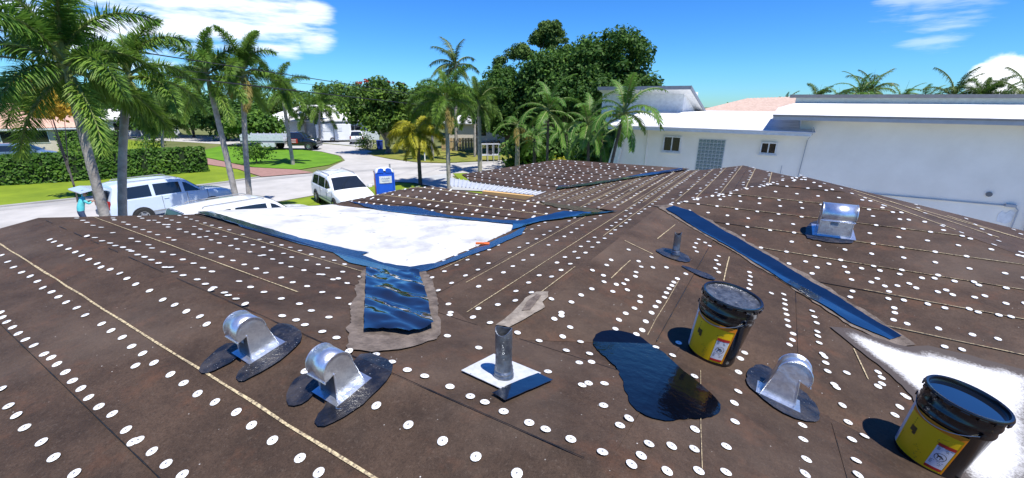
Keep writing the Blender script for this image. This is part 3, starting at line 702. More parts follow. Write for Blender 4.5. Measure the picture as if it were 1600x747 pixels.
Z7 = """17,300 84,325 157,312 168,355 180,283 153,238 153,247 131,257 212,328 208,393 246,391 240,365 286,458 237,457 217,463 111,421 283,526 334,588 362,566 53,580 104,600 182,631 280,671 370,709 400,682 424,645 494,652 480,730 564,661 566,600 578,729 663,653 662,733 690,576 565,435 497,370 445,345 403,292 385,305 320,288 414,265 432,238 331,260 352,240 379,224 396,204 397,187 184,205 214,183 247,164 249,106 293,90 285,142 283,122 312,172 323,150 346,148 357,167 356,136 382,125 384,112 400,95 361,42 307,74 392,78 436,97 432,65 478,97 512,132 538,117 501,143 495,153 486,163 472,190 478,176 454,204 444,219 122,195 10,200 700,482 688,518 701,422 707,380 720,362 516,331 15,738
578,10 570,22 565,35 572,48 640,62 632,75 640,88 630,100 640,112 735,112 738,125 735,138 738,150 733,163 598,20 612,30"""
Z8 = """168,366 175,374 178,393 184,419 243,424 204,460 212,470 230,525 247,577 259,631 272,696 298,620 106,587 108,631 118,693 114,738 278,741 340,422 351,439 352,458 340,466 421,494 429,500 407,530 392,555 158,331 154,310 152,296 150,269 143,250 136,232 77,303 75,322 66,337 62,279 59,261 57,243 53,227 52,211 51,197 48,180 10,177
388,260 392,238 390,223 372,194 374,172 430,272 527,287 632,306 711,319 546,343 600,352 420,199 494,211 547,223 650,236 714,245 571,182 525,173 458,161 400,154 361,155 319,143 258,135 261,171 254,189 639,190 736,209 577,140 652,152 737,161 515,131 476,130 407,118 346,107 289,100 236,95 188,86 116,79 136,116 792,130"""
for txt, ox, oy in ((Z5, 0, 370), (Z6, 400, 370), (Z7, 800, 370), (Z8, 1200, 370)):
    for t in txt.split():
        x, y = map(float, t.split(',')); r = roofpx(ox+x/1.9825, oy+y/1.9825)
        if r: addcap(r[0].x, r[0].y, r[1])
rn = random.Random(11)
def row(k, c, x0, x1, sp, jit=.02, skip=.06, double=0., along=0, cond=None):
    t = x0+rn.uniform(0, sp)
    while t < x1:
        if rn.random() > skip:
            for rep in range(1+(rn.random() < double)):
                o = c+rn.uniform(-jit, jit)+(.04 if rep else 0); tt = t+rn.uniform(-jit, jit)
                p = (tt, o) if along == 0 else (o, tt)
                if k in 'AB' and len(k) == 1: p = (tt, o+.02*tt)
                if inside(REG[k]['poly'], *p) and (cond is None or cond(*p)): addcap(p[0], p[1], k)
        t += sp
left = lambda x, y: x < -2.35 or (x < -1.2 and y > 2.0)
for c, d in ((1.52, 0), (1.80, 0), (2.08, .3), (2.30, 0), (2.52, 0)): row('B', c, -7, -1.5, .185, double=d, cond=lambda x, y: x < -2.3)
for c in (-.45, -.75, -1.1): row('A', c, -7, 2, .2)
for X in (-1.5, -1.62, -1.98, -2.26, -2.55, -2.78): row('Ca', X, 2.2, 5.8, .19, along=1, jit=.012, cond=lambda x, y: y > 2.55 or x < -1.9)
for X in (-1.5, -1.72, -1.98, -2.22, -2.45, -2.75, -3.05, -3.35, -3.6): row('Ca', X, 5.8, 10.5, .2, along=1, jit=.015)
for X in (-1.25, -1.0, -.72, -.4, -.1, .1): row('Cb', X, 6.3, 10.6, .3, along=1, jit=.04)
for i in range(26):  # doubled caps along the hip
    t = i/25; x, y = -1.36+t*1.72, 6.22+t*1.88
    for _ in range(2):
        xx, yy = x+rn.uniform(-.09, .09), y+rn.uniform(-.09, .09); k = regat(xx, yy)
        if k: addcap(xx, yy, k)
for i in range(30):
    t = i/29; x, y = .36+t*3.2, 8.1-t*3.2
    xx, yy = x+rn.uniform(-.1, .1), y+rn.uniform(-.1, .1); k = regat(xx, yy)
    if k: addcap(xx, yy, k)
for c in (7.85, 7.57, 7.3, 6.98, 6.78, 6.5, 6.24, 5.97, 5.72, 5.45, 5.2, 4.92): row('R', c, -1.2, 4, .25, jit=.014, skip=.08, cond=lambda x, y: not (y < 5.0 and x < 1.6))
for c in (4.66, 4.4, 4.1, 3.8): row('R', c, 1.9, 4, .25, jit=.014)
for X in (.9, 1.35, 1.8, 2.3, 2.8, 3.3): row('S', X, 4.4, 8.1, .3, along=1, jit=.05)
for c, d in ((4.95, 0), (5.12, .3), (5.36, 0), (5.62, 0), (5.78, .2)): row('F', c, -6.9, -2.2, .2, jit=.012, double=d)
for i in range(13): row('G', 8.05+i*.19, -6.6, -1.8, .22, jit=.012, double=.05)
def inframe(p):
    v = Vector(p)-CAM; d = v.dot(_fwd)
    if d < .1: return False
    return abs(v.dot(_right)/d*F) < 815 and abs(v.dot(_up)/d*F) < 390
caps = [(x, y, k) for x, y, k in CAPS if inframe((x, y, CAMH-REG[k]['h'](x, y)))]
caps.sort(key=lambda c: hypot(c[0], c[1]))
def capm(x, y, k, seed):
    n = nrm(k, x, y); n = (n+Vector((rn.uniform(-.07, .07), rn.uniform(-.07, .07), 0))).normalized()
    z = CAMH-REG[k]['h'](x, y)+.0085
    return Matrix.Translation((x, y, z)) @ n.to_track_quat('Z', 'Y').to_matrix().to_4x4() @ Matrix.Rotation(rn.uniform(0, 6), 4, 'Z')
far = {}
for i, (x, y, k) in enumerate(caps):
    m = capm(x, y, k, i)
    if i < 300: inst('tin_cap', cap_me, SLOPE[k], m)
    else: far.setdefault(k, []).append(m)
for k, ms in far.items():
    mb = MB()
    for m in ms:
        n = 8; top = [m @ Vector((.0222*cos(2*pi*i/n), .0222*sin(2*pi*i/n), .002)) for i in range(n)]; bot = [m @ Vector((.0232*cos(2*pi*i/n), .0232*sin(2*pi*i/n), -.001)) for i in range(n)]
        mb.face(top)
        for i in range(n): mb.face([bot[i], bot[(i+1) % n], top[(i+1) % n], top[i]])
    o = mb.build('tin_cap_field', M_CAP, SLOPE[k]); o['kind'] = 'stuff'
# dark lap edge curls are left to the sheet steps

# ------------------------------------------------------------------ galvanised hood vents
def roofmtx(k, p, yaw):
    n = nrm(k, p.x, p.y); q = Vector((0, 0, 1)).rotation_difference(n).to_matrix().to_4x4()
    return Matrix.Translation(Vector((p.x, p.y, CAMH-REG[k]['h'](p.x, p.y)+.012))) @ q @ Matrix.Rotation(yaw, 4, 'Z')
M_STICK = mat('sticker', (.62, .66, .72), .6, (.3, .35, .42), 60)
def vent(p, k, yaw, sc, label, closed=False):
    root = emptym('roof_vent', roofmtx(k, p, yaw) @ Matrix.Scale(sc, 4)); tag(root, label, 'vent', 'galvanised hood vents on the roof')
    W = .082 if not closed else .125
    # side cheeks: x forward (mouth), z up
    cx, cz, r = .0, .205, .10
    arc = [(cx+r*cos(t), cz+r*sin(t)) for t in [pi*(1.03-i/18*1.07) for i in range(19)]]
    cheek = [(-.135, 0)]+[arc[0]]+arc[1:]+[(cx+r-.006, cz-.035), (.035, cz-.02), (.07, 0)]
    for s in (-1, 1):
        c = MB().prism(cheek, s*W-.0012, s*W+.0012).build('cheek', M_GALV, root)
        MB().tube([(.036, s*(W+.004), .19), (.071, s*(W+.004), .0)], .0045, 6).build('seam_rod', M_GALV, c)
    hood = MB(); rows = []
    shell = [(-.135, 0)]+arc+[(cx+r+.004, cz-.035)]
    hood.grid([[(x, -W-.006, z) for x, z in shell], [(x, W+.006, z) for x, z in shell]])
    ho = hood.build('hood', M_GALV, root, smooth=50)
    sm = ho.modifiers.new('thick', 'SOLIDIFY'); sm.thickness = .003
    lip = MB().tube([(cx+r+.005, -W-.008, cz-.035), (cx+r+.005, W+.008, cz-.035)], .0045, 6); lip.build('lip', M_GALV, ho)
    for s in (-1, 1):
        MB().tube([(x, s*(W+.007), z) for x, z in arc], .004, 5).build('rolled_edge', M_GALV, ho)
    throat = MB().face([(.066, -W, .0), (.066, W, .0), (.032, W, .185), (.032, -W, .185)])
    th = throat.build('damper', mat('damper_dark', (.10, .11, .12), .4, (.2, .21, .22), 9, metal=.8) if not closed else M_GALV, root)
    MB().box((.048, -.015, .12), (.002, .06, .032), R=Matrix.Rotation(-.18, 3, 'Y')).build('sticker', M_STICK, th)
    fl = MB().box((-.03, 0, .003), (.27, 2*W+.09, .004)); fl.build('flange', M_GALV, root, bevel=.0)
    return root
def P_(px, py, only=None): return roofpx(px, py, only)[0]
vent(P_(399, 550, ['A']), 'A', -pi/2-.02, 0.76, 'galvanised hood vent left of its twin, tar smeared beside it')
vent(P_(529, 610, ['A']), 'A', -pi/2-.02, 0.76, 'galvanised hood vent nearest the crumpled blue tar patch')
vent(P_(1222, 624, ['P', 'C2']), regat(*P_(1222, 624, ['P', 'C2']).xy), -.05, 0.86, 'galvanised hood vent beside the tar pail, its side turned to the viewer')
vent(P_(1301, 366, ['R']), 'R', -pi/2+.03, 1.22, 'wide shiny hood vent alone on the right slope below the white wall', closed=True)

# ------------------------------------------------------------------ vent pipes
def pipe(p, k, h, r, label, base):
    n = nrm(k, p.x, p.y)
    root = emptym('vent_pipe', roofmtx(k, p, 0)); tag(root, label, 'pipe')
    inv = root.matrix_world.to_3x3().inverted()
    up = (inv @ Vector((0, 0, 1))).normalized()
    q = Vector((0, 0, 1)).rotation_difference(up).to_matrix().to_4x4()
    prof = [(r*1.25, 0), (r*1.25, .02), (r*1.12, .03), (r*1.2, .042), (r*1.08, .052), (r*1.14, .062), (r*1.02, .075), (r, .15), (r*.98, h*.6), (r*1.03, h*.62), (r*1.0, h), (r*.9, h), (r*.88, h-.06), (r*.86, .1)]
    mb = MB().lathe(prof, 20); rr = random.Random(5)
    o = mb.build('tube', M_LEAD, root, smooth=35); o.matrix_local = q
    for v in o.data.vertices:
        t = v.co.z/h; v.co.x *= 1-.06*t*sin(3*t); v.co.y *= 1+.1*t
        if v.co.z > h*.9: v.co.z += .012*sin(atan2(v.co.y, v.co.x)*2+1)
    d = MB().lathe([(0, h-.07), (r*.88, h-.07)], 16).build('bore', mat('black_hole', (.01, .01, .01), .9), root); d.matrix_local = q
    return root
r1 = pipe(P_(787, 592, ['A', 'B']), regat(*P_(787, 592).xy), .275, .042, 'grey crimped lead vent pipe on a square flashing plate', True)
mb = MB().prism(rough_poly([(-.20, -.10), (.12, -.12), (.13, .17), (-.19, .19)], .05, .002, 2), .002, .005, axis='Z')
fo = mb.build('flashing', M_FLASH, r1)
mb = MB().prism(rough_poly([(.05, -.185), (.135, -.20), (.215, .14), (.12, .155), (.085, .02)], .03, .004, 4), .0055, .008, axis='Z'); mb.build('tar_edge', M_TAR, r1)
r2 = pipe(P_(1055, 400, ['C2']), 'C2', .24, .036, 'dark vent pipe standing in a blue tar smear up the roof', False)

# ------------------------------------------------------------------ tar pails
M_PAIL = mat('pail_black', (.006, .006, .007), .16, (.009, .009, .010), 9, spec=.6, coat=.3)
M_YEL = mat('label_yellow', (1.0, .60, .006), .45, (.97, .56, .005), 12)
M_ORG = mat('label_orange', (.85, .26, .01), .45); M_WPAN = mat('label_white', (.80, .80, .78), .45); M_RED = mat('label_red', (.55, .03, .02), .45); M_INK = mat('label_ink', (.02, .02, .02), .5); M_INK2 = mat('label_ink_blue', (.08, .16, .42), .5)
M_OLIVE = mat('label_ochre', (.10, .06, .01), .5)
M_WIRE = mat('wire', (.55, .56, .57), .3, metal=1.)
def pail(p, k, yaw, label, lid, size=1.14):
    root = emptym('tar_pail', roofmtx(k, p, yaw) @ Matrix.Scale(size, 4)); tag(root, label, 'pail', 'tar pails on the roof')
    H = .385; r0, r1 = .132, .15
    def rad(z): return r0+(r1-r0)*z/H
    prof = [(0, .004), (r0-.006, .004), (r0, 0), (r0+.002, .008), (r0, .014), (rad(.27), .27), (rad(.27)+.004, .275), (rad(.28)+.004, .283), (rad(.29), .289), (rad(.315), .315), (rad(.315)+.004, .319), (rad(.33)+.004, .328), (rad(.335), .334), (rad(H)-.001, H)]
    body = MB().lathe(prof, 48).build('body', M_PAIL, root, smooth=40)
    rim = MB().lathe([(r1-.004, H-.004), (r1+.008, H-.002), (r1+.011, H+.006), (r1+.006, H+.013), (r1-.004, H+.011), (r1-.008, H-.004), (r1-.010, H-.03)], 48).build('rim', M_PAIL, root, smooth=60)
    # crimped lid lugs
    for i in range(20 if lid else 16):
        t = 2*pi*i/(20 if lid else 16); c = Vector(((r1+.009)*cos(t), (r1+.009)*sin(t), H-.008))
        MB().box(c, (.008, .034, .02), t).build('lug', M_PAIL, rim, bevel=.003)
    if lid:
        MB().lathe([(0, H-.004), (r1*.5, H-.003), (r1*.72, H-.006), (r1*.9, H-.004), (r1-.006, H+.001)], 48).build('lid', mat('dusty_lid', (.16, .17, .19), .33, (.05, .055, .065), 26, metal=.5, bump=.5, bscale=60, specks=(60, .83, (.5, .46, .4))), root, smooth=40)
    else:
        MB().lathe([(0, H-.012), (r1-.006, H-.012)], 48).build('tar_surface', mat('liquid_tar', (.004, .006, .010), .05, (.006, .008, .012), 3, spec=1., coat=1.), root, smooth=40)
    def patch(name, a0, a1, z0, z1, m, par, off=.0015):
        rows = [[((rad(z)+off)*cos(t), (rad(z)+off)*sin(t), z) for t in [a0+(a1-a0)*i/14 for i in range(15)]] for z in (z0, (z0+z1)/2, z1)]
        return MB().grid(rows).build(name, m, par, smooth=60)
    lo, hi = .018, .262
    lab = patch('label_sheet', -.85, .85, lo, hi, M_YEL, root); wn = -.85
    patch('label_border', -.85, .85, hi-.026, hi, M_ORG, lab, .0034)
    patch('label_border', .82, .85, lo, hi-.026, M_ORG, lab, .0034)
    patch('white_panel', -1.25, -.85, lo, hi, M_WPAN, lab)
    wpn = patch('white_panel', .32, .78, .03, .175, M_WPAN, lab, .0024)
    patch('red_band', .32, .78, .165, .182, M_RED, lab, .003); patch('red_band', .32, .78, .028, .043, M_RED, lab, .003)
    # warning emblem: ring with a small dark beast silhouette
    ce = Vector((.55, .108)); ring = []
    def S(t, z, off=.0036): return ((rad(z)+off)*cos(t), (rad(z)+off)*sin(t), z)
    mb = MB()
    for i in range(20):
        a, b = 2*pi*i/20, 2*pi*(i+1)/20
        mb.face([S(.55+.16*cos(t)*f, .108+.022*sin(t)*f) for t, f in ((a, 1), (b, 1), (b, .9), (a, .9))])
    for bx, bz, bw, bh in ((-.02, .004, .10, .009), (.05, .0, .04, .006), (-.06, -.006, .025, .012), (.02, -.008, .02, .010), (.07, -.004, .05, .004), (-.085, .008, .04, .007)):
        mb.face([S(.55+bx+sx*bw/2, .108+bz+sz*bh/2) for sx, sz in ((-1, -1), (1, -1), (1, 1), (-1, 1))])
    mb.build('emblem', M_INK, lab)
    mb = MB(); rr = random.Random(2)
    for i in range(7):
        for (t0, t1, z) in ((.36, .74-rr.random()*.12, .162-i*.0045), (.36, .74-rr.random()*.12, .080-i*.005)):
            if i < 5: mb.face([S(t, z+dz) for t, dz in ((t0, 0), (t1, 0), (t1, .0018), (t0, .0018))])
    mb.build('small_print', M_INK, lab)['kind'] = 'stuff'
    mb = MB()
    for i in range(9):
        z = .10-i*.0085; mb.face([S(t, z+dz, .0026) for t, dz in ((-.75, 0), (.12-rr.random()*.3, 0), (.1-rr.random()*.2, .0026), (-.75, .0026))])
    for i in range(4):
        z = .215-i*.013; mb.face([S(t, z+dz, .0026) for t, dz in ((-.5, 0), (.55-rr.random()*.3, 0), (.55-rr.random()*.3, .0055), (-.5, .0055))])
    for bx, bz, bw, bh in ((-.42, .16, .22, .03), (-.36, .145, .12, .02)):
        mb.face([S(bx+sx*bw/2, bz+sz*bh/2, .0026) for sx, sz in ((-1, -1), (1, -1), (1, 1), (-1, 1))])
    mb.build('lettering', M_OLIVE, lab)
    mb = MB()
    for i in range(3):
        z = .03+i*.012; mb.face([S(t, z+dz, .0026) for t, dz in ((-1.18, 0), (-1.0, 0), (-1.0, .008), (-1.18, .008))])
    mb.build('lettering', M_INK2, lab)
    # wire bail hanging on the label side
    z0 = .30; pts = [Vector((r1*1.03*cos(t), r1*1.03*sin(t), z0)) for t in (1.05, -1.25)]
    bl = MB().tube([pts[0]*1]+[Vector(((rad(.27)+.006)*cos(t), (rad(.27)+.006)*sin(t), z0-.055*sin((t-1.05)/(-2.3)*pi))) for t in [1.05-2.3*i/14 for i in range(1, 14)]]+[pts[1]], .0022, 6)
    bo = bl.build('bail', M_WIRE, root, smooth=60)
    for q in pts: MB().lathe([(0, 0), (.012, 0), (.012, .006), (0, .008)], 10).build('bail_ear', M_PAIL, bo).matrix_local = Matrix.Translation(q*.99) @ Vector((0, 0, 1)).rotation_difference(Vector((q.x, q.y, 0)).normalized()).to_matrix().to_4x4()
    return root
b1 = P_(1110, 552, ['C2', 'P', 'B']); b2 = P_(1446, 716, ['C2', 'P'])
face = lambda p: atan2(-p.y, -p.x)
pail(b1, 'C2', face(b1)-.35, 'black tar pail with a dusty lid and yellow label, in mid roof', True)
pail(b2, 'C2', face(b2)-.35, 'open black tar pail with yellow label on the white coating, lower right', False, 1.04)
wl = P_(530, 640)
tag(MB().tube([wl+Vector((.02*cos(t)*(1+.5*sin(t)), .012*sin(t), .014)) for t in [i*.62 for i in range(11)]], .0016, 5).build('wire_loop', M_WIRE), 'tiny twist of wire lying on the felt right of the near vent', 'wire')
# a small orange tool left on the edge of the flat roof
t_ = roofpx(750, 384); 
if t_: tag(MB().box(t_[0]+Vector((0, 0, .03)), (.10, .03, .02), .5).box(t_[0]+Vector((.07, .04, .03)), (.06, .05, .012), .5).build('putty_knife', mat('orange_plastic', (.75, .16, .03), .5), bevel=.003), 'small orange tool lying on the edge of the white flat roof', 'tool')

# ------------------------------------------------------------------ neighbour's white house
M_NWALL = mat('white_stucco', (.90, .86, .78), .9, (.82, .78, .70), .8, bump=.12, bscale=40)
M_NROOF = mat('white_roof', (.70, .70, .69), .7, (.40, .40, .395), 1.4, lo=.45, hi=.8); M_GUTT = mat('gutter_grey', (.42, .44, .47), .45, (.36, .38, .41), 3); M_GUTL = mat('gutter_light', (.66, .69, .72), .5)
M_CAPG = mat('parapet_cap', (.16, .17, .18), .6); M_GLASS = mat('window_dark', (.012, .016, .018), .06, (.02, .025, .03), 3, spec=.8); M_FRAME = mat('window_frame', (.74, .75, .75), .5)
YN = 22.0; YG = 21.2
NB = tag(empty('house', (4, YN+3, 0)), 'white stucco house with flat white roofs behind the brown roof', 'house'); NBI = NB.matrix_world.inverted()
bpy.context.view_layer.update(); NBI = NB.matrix_world.inverted()
def nb(o, par=None):
    if par is None: o.parent = NB; o.matrix_parent_inverse = NBI
    else: o.parent = par
    return o
def bx(x0, x1, y0, y1, z0, z1): return MB().box(((x0+x1)/2, (y0+y1)/2, (z0+z1)/2), (x1-x0, y1-y0, z1-z0))
xl = aty(968, 206, YN).x; xr = aty(1248, 215, YN).x; zgl = aty(1110, 203, YG).z; zgr = aty(1400, 184, YG).z
wl_ = nb(bx(xl, xr, YN, YN+10, 0, zgl+.05).build('wall', M_NWALL)); wl_['label'] = 'left wing wall with windows'
wr_ = nb(bx(xr-.02, xr+16, YN+.006, YN+12, 0, zgr+.02).build('wall', M_NWALL)); wr_['label'] = 'tall blank right wing wall'
# slanted fin at the left corner
f0 = aty(966, 203, YN-.3); f1 = aty(953, 256, YN-.3); f2 = aty(960, 256, YN-.3); f3 = aty(976, 204, YN-.3)
nb(MB().prism([(f0.x, f0.z), (f1.x-.6, 0.3), (f2.x-.2, .3), (f3.x, f3.z)], YN-.35, YN-.05).build('fin_wall', mat('fin_white', (.8, .82, .82), .7)))
# left wing: gutter, fascia, roof
xgl = aty(948, 196, YG).x; xgr = aty(1268, 208, YG).x
g1 = nb(bx(xgl, xgr, YG-.08, YG+.04, zgl-.11, zgl+.04).build('gutter', M_GUTL))
bx(xgl-.01, xgr+.01, YG-.10, YG-.081, zgl+.0, zgl+.05).build('gutter_lip', M_GUTT, g1)
nb(bx(xgl+.02, xgr-.02, YG+.05, YN-.002, zgl-.06, zgl+.0).build('soffit', mat('soffit_grey', (.38, .40, .42), .7)))
zt = aty(1150, 176.5, 27.5).z
nb(MB().prism([(YG-.02, zgl+.06), (27.5, zt), (34, zt+.02), (34, zt-.3), (27.5, zt-.3), (YG-.02, zgl+.03)], xgl+.03, xr+.5, axis='X').build('roof', M_NROOF))
# blue shaded sheet where the roofs meet, and downspout wire
nb(MB().tube([(xgr+.02, YG-.03, zgl+.25), (xgr+.03, YG-.03, zgl-.05), (xgr-.05, YN-.05, zgl-.3), (xgr-.2, YN-.05, .3)], .018, 6).build('service_cable', M_GUTT))
a = aty(1012, 216, YN-.01); nb(MB().tube([(a.x, YN-.03, zgl-.05), (a.x, YN-.03, 1)], .03, 6).build('downpipe', M_NWALL))
a = aty(1221, 262, YN-.01); nb(MB().tube([(a.x, YN-.06, a.z-.6), (a.x, YN-.06, a.z+.1)], .012, 5).build('rod', M_GUTT))
# windows
def nwin(px0, py0, px1, py1, sl=True):
    p = aty(px0, py0, YN); q = aty(px1, py1, YN); x0, x1, z1, z0 = p.x, q.x, p.z, q.z
    fr = MB(); t = .06
    fr.box(((x0+x1)/2, YN-.03, z1), (x1-x0+t, .07, t)).box(((x0+x1)/2, YN-.03, z0), (x1-x0+t, .07, t)).box((x0, YN-.03, (z0+z1)/2), (t, .07, z1-z0-t)).box((x1, YN-.03, (z0+z1)/2), (t, .07, z1-z0-t)).box(((x0+x1)/2, YN-.03, (z0+z1)/2), (t*.8, .06, z1-z0-t))
    f = nb(fr.build('window', M_FRAME))
    xm = (x0+x1)/2
    for a, b in ((x0+t/2, xm-t*.4), (xm+t*.4, x1-t/2)):
        bx(a, b, YN-.012, YN+.01, z0+t/2, z1-t/2).build('pane', M_GLASS, f)
    bx(x0-.08, x1+.08, YN-.12, YN-.066, z0-.09, z0-.035).build('sill', M_FRAME, f)
nwin(1038.5, 213, 1061.5, 237); nwin(1190.5, 222.5, 1211, 240.5)
p = aty(1093, 217.5, YN); q = aty(1127, 263, YN)
gb = nb(MB().box(((p.x+q.x)/2, YN-.005, (p.z+q.z)/2-.3), (q.x-p.x+.04, .03, p.z-q.z+.64)).build('glass_block_panel', mat('mortar', (.6, .63, .64), .8)))
nx, nz = 7, 11; cw = (q.x-p.x)/nx; ch = cw*1.02
M_GB = mat('glass_block', (.10, .15, .15), .12, (.30, .38, .38), 14, spec=.8, bump=.6, bscale=12, lo=.42, hi=.62)
gbm = MB().box((0, 0, 0), (cw*.84, .03, ch*.84)).mesh('glass_block', M_GB, bevel=.012)
for i in range(nx):
    for j in range(nz):
        inst('glass_block', gbm, gb, Matrix.Translation((p.x+(i+.5)*cw, YN-.028, p.z-(j+.5)*ch)))
# right wing: eave, roof, parapet
xR0 = aty(1209, 178, YG).x; xR1 = xr+16
g2 = nb(bx(xR0, xR1, YG-.10, YG+.03, zgr-.17, zgr+.0).build('gutter', M_GUTT))
bx(xR0-.02, xR1, YG-.13, YG-.101, zgr-.03, zgr+.035).build('gutter_lip', M_CAPG, g2)
nb(bx(xR0+.03, xR1, YG+.04, YN+.004, zgr-.13, zgr-.06).build('soffit', mat('soffit_grey', (.38, .40, .42), .7)))
zt1 = aty(1400, 162, 28).z
xp = aty(1243, 158, 28).x
nb(MB().face([(xR0-.02, YG-.05, zgr+.03), (xR1, YG-.05, zgr+.03), (xR1, 28, zt1), (xp, 28, zt1), (xR0+.05, 25, lerp(zgr, zt1, .55))]).build('roof', M_NROOF))
zp = aty(1400, 151, 28).z
nb(bx(xp, xR1, 28.0, 28.4, 4, zp-.06).build('parapet', mat('parapet_green', (.50, .58, .56), .8)))
nb(bx(xp-.3, xR1, 27.8, 28.5, zp-.058, zp+.1).build('parapet_cap', M_CAPG))
# upper block with sloping slab roof
yb = 27.6; b0 = aty(990, 143, yb); b1_ = aty(1066, 175, yb)
nb(bx(b0.x-2, b1_.x, yb, yb+4.5, 4, b0.z+.05).build('upper_block', mat('block_white', (.74, .76, .76), .8)))
e0 = aty(1079, 134.5, yb-1.0); ea = aty(985, 137, yb-1.0); sl_ = -.22
y2 = yb+6.5
mb = MB(); 
for (t, m_) in ((0, 0),):
    za = e0.z; zb = za+sl_*(y2-(yb-1))
    mb.prism([(yb-1, za), (y2, zb), (y2, zb-.18), (yb-1, za-.18)], ea.x-2, e0.x, axis='X')
us = nb(mb.build('slab_roof', mat('slab_white', (.78, .80, .80), .7)))
MB().box(((ea.x-2+e0.x)/2, yb-1.03, za-.08), (e0.x-ea.x+2.1, .05, .2)).build('slab_fascia', mat('slab_fascia_grey', (.17, .20, .24), .6), us)
MB().prism([(yb-1.0, za+.03), (y2, zb+.03), (y2, zb-.16), (yb-1.0, za-.16)], e0.x+.002, e0.x+.06, axis='X').build('slab_fascia', mat('slab_fascia_grey', (.17, .20, .24), .6), us)
# cable conduit, tap, patch and drain stack on the blank wall
c0 = aty(1352, 302, YN); c1 = aty(1576, 320.5, YN)
nb(MB().tube([(c0.x-1.6, YN-.03, c0.z), (c1.x, YN-.03, c0.z+.02)], .022, 6).build('conduit', M_GUTT))
a = aty(1578, 321, YN); nb(MB().box((a.x, YN-.06, a.z), (.28, .12, .10)).tube([(a.x+.12, YN-.06, a.z-.02), (a.x+.22, YN-.06, a.z-.15), (a.x+.22, YN-.06, 0)], .025, 6).build('junction_box', M_GUTT, bevel=.01))
a = aty(1594, 297, YN); nb(MB().tube([(a.x+.45, YN-.09, 0), (a.x+.45, YN-.09, a.z), (a.x+.45, YN+.1, a.z+.08)], .055, 8).tube([(a.x+.72, YN-.09, 0), (a.x+.72, YN-.09, a.z-.05)], .055, 8).box((a.x+.55, YN-.05, a.z+.03), (.6, .1, .16)).build('drain_stack', M_GUTT))
a = aty(1545, 303.5, YN); nb(MB().lathe([(0, 0), (.085, 0), (.085, .05), (.0, .055)], 12, axis='Y', c=(a.x, YN-.055, a.z)).build('wall_hole', M_CAPG))
pp = [(1556, 346), (1560, 334), (1566, 330), (1570, 334), (1580, 328), (1586, 332), (1580, 346), (1570, 350)]
nb(MB().prism([(aty(*t, YN).x, aty(*t, YN).z) for t in pp], YN-.008, YN+.004).build('paint_patch', mat('patch_white', (.82, .84, .85), .8)))
# barrel-tile hip roof beyond
def tileroof(name, ridge0, ridge1, eave0, eave1, m, pitch=.26, par=None, rows=14):
    """barrel tile plane between a ridge segment and an eave segment"""
    mb = MB(); L = (eave1-eave0).length; n = int(L/pitch)*4
    up = ((ridge1-ridge0).cross(eave0-ridge0)); up.normalize()
    if up.z < 0: up = -up
    R_ = []
    for j in range(rows*2+1):
        tt = j/(rows*2); 
        row = []
        for i in range(n+1):
            s_ = i/n; p = lerp(lerp(eave0, eave1, s_), lerp(ridge0, ridge1, s_), tt)
            row.append(p+up*(.05*abs(sin(pi*i/4))+.018*(1-(j % 2))))
        R_.append(row)
    mb.grid(R_); o = mb.build(name, m, None, smooth=70)
    return o
M_TILEW = mat('tile_cream', (.50, .37, .30), .8, (.40, .29, .23), 3)
e0_ = aty(1084, 174.5, 36); e1_ = aty(1262, 179.5, 36); r0_ = aty(1166, 154.5, 42); r1__ = aty(1300, 150, 42)
TR = tag(empty('house', (e1_.x, 39, 0)), 'house with cream barrel tile roof showing between the white roofs', 'house'); bpy.context.view_layer.update()
o = tileroof('roof', r0_, r1__, e0_, e1_, M_TILEW, .3); o.parent = TR; o.matrix_parent_inverse = TR.matrix_world.inverted()
o = bx(e0_.x+.5, e1_.x, 36.6, 46, 0, e0_.z-.05).build('wall', M_NWALL); o.parent = TR; o.matrix_parent_inverse = TR.matrix_world.inverted()

# ------------------------------------------------------------------ far houses
def simple_house(label, c, rz, L, D, eave, ridge, mroof, mwall, parts=None, tiles=False):
    root = tag(empty('house', (c[0], c[1], 0), rz), label, 'house')
    MB().box((0, 0, eave/2), (L, D, eave)).build('wall', mwall, root)
    o = .5; a, b = L/2+o, D/2+o; hip = min(b, a*.8)
    e = [Vector((-a, -b, eave)), Vector((a, -b, eave)), Vector((a, b, eave)), Vector((-a, b, eave))]; r = [Vector((-a+hip, 0, ridge)), Vector((a-hip, 0, ridge))]
    if tiles:
        rf = tileroof('roof', r[0], r[1], e[0], e[1], mroof, .3, rows=12); rf.parent = root
        MB().face([e[1], e[2], r[1]]).face([e[3], e[0], r[0]]).face([e[2], e[3], r[0], r[1]]).build('roof_back', mroof, root)
    else:
        rf = MB().face([e[0], e[1], r[1], r[0]]).face([e[1], e[2], r[1]]).face([e[3], e[0], r[0]]).face([e[2], e[3], r[0], r[1]]).build('roof', mroof, root)
    fm = MB()
    for i in range(4):
        p, q = e[i], e[(i+1) % 4]; m_ = (p+q)/2; d = q-p
        fm.box((m_.x, m_.y, eave-.09), (d.length if abs(d.x) > abs(d.y) else .05, d.length if abs(d.y) > abs(d.x) else .05, .16))
    fm.build('fascia', M_GUTL, rf)
    for (kind, x, z0, z1, wd, m_) in (parts or []):
        f = MB().box((x, -D/2-.02, (z0+z1)/2), (wd, .06, z1-z0)).build(kind, m_, root)
        if kind == 'window':
            for s in (-1, 1): MB().box((x+s*wd*.25, -D/2-.055, (z0+z1)/2), (wd*.46, .02, (z1-z0)*.9)).build('pane', M_GLASS, f)
        if kind == 'garage_door':
            for j in range(4): MB().box((x, -D/2-.06, z0+(j+.5)*(z1-z0)/4), (wd*.97, .02, (z1-z0)/4*.92)).build('panel', m_, f)
    return root
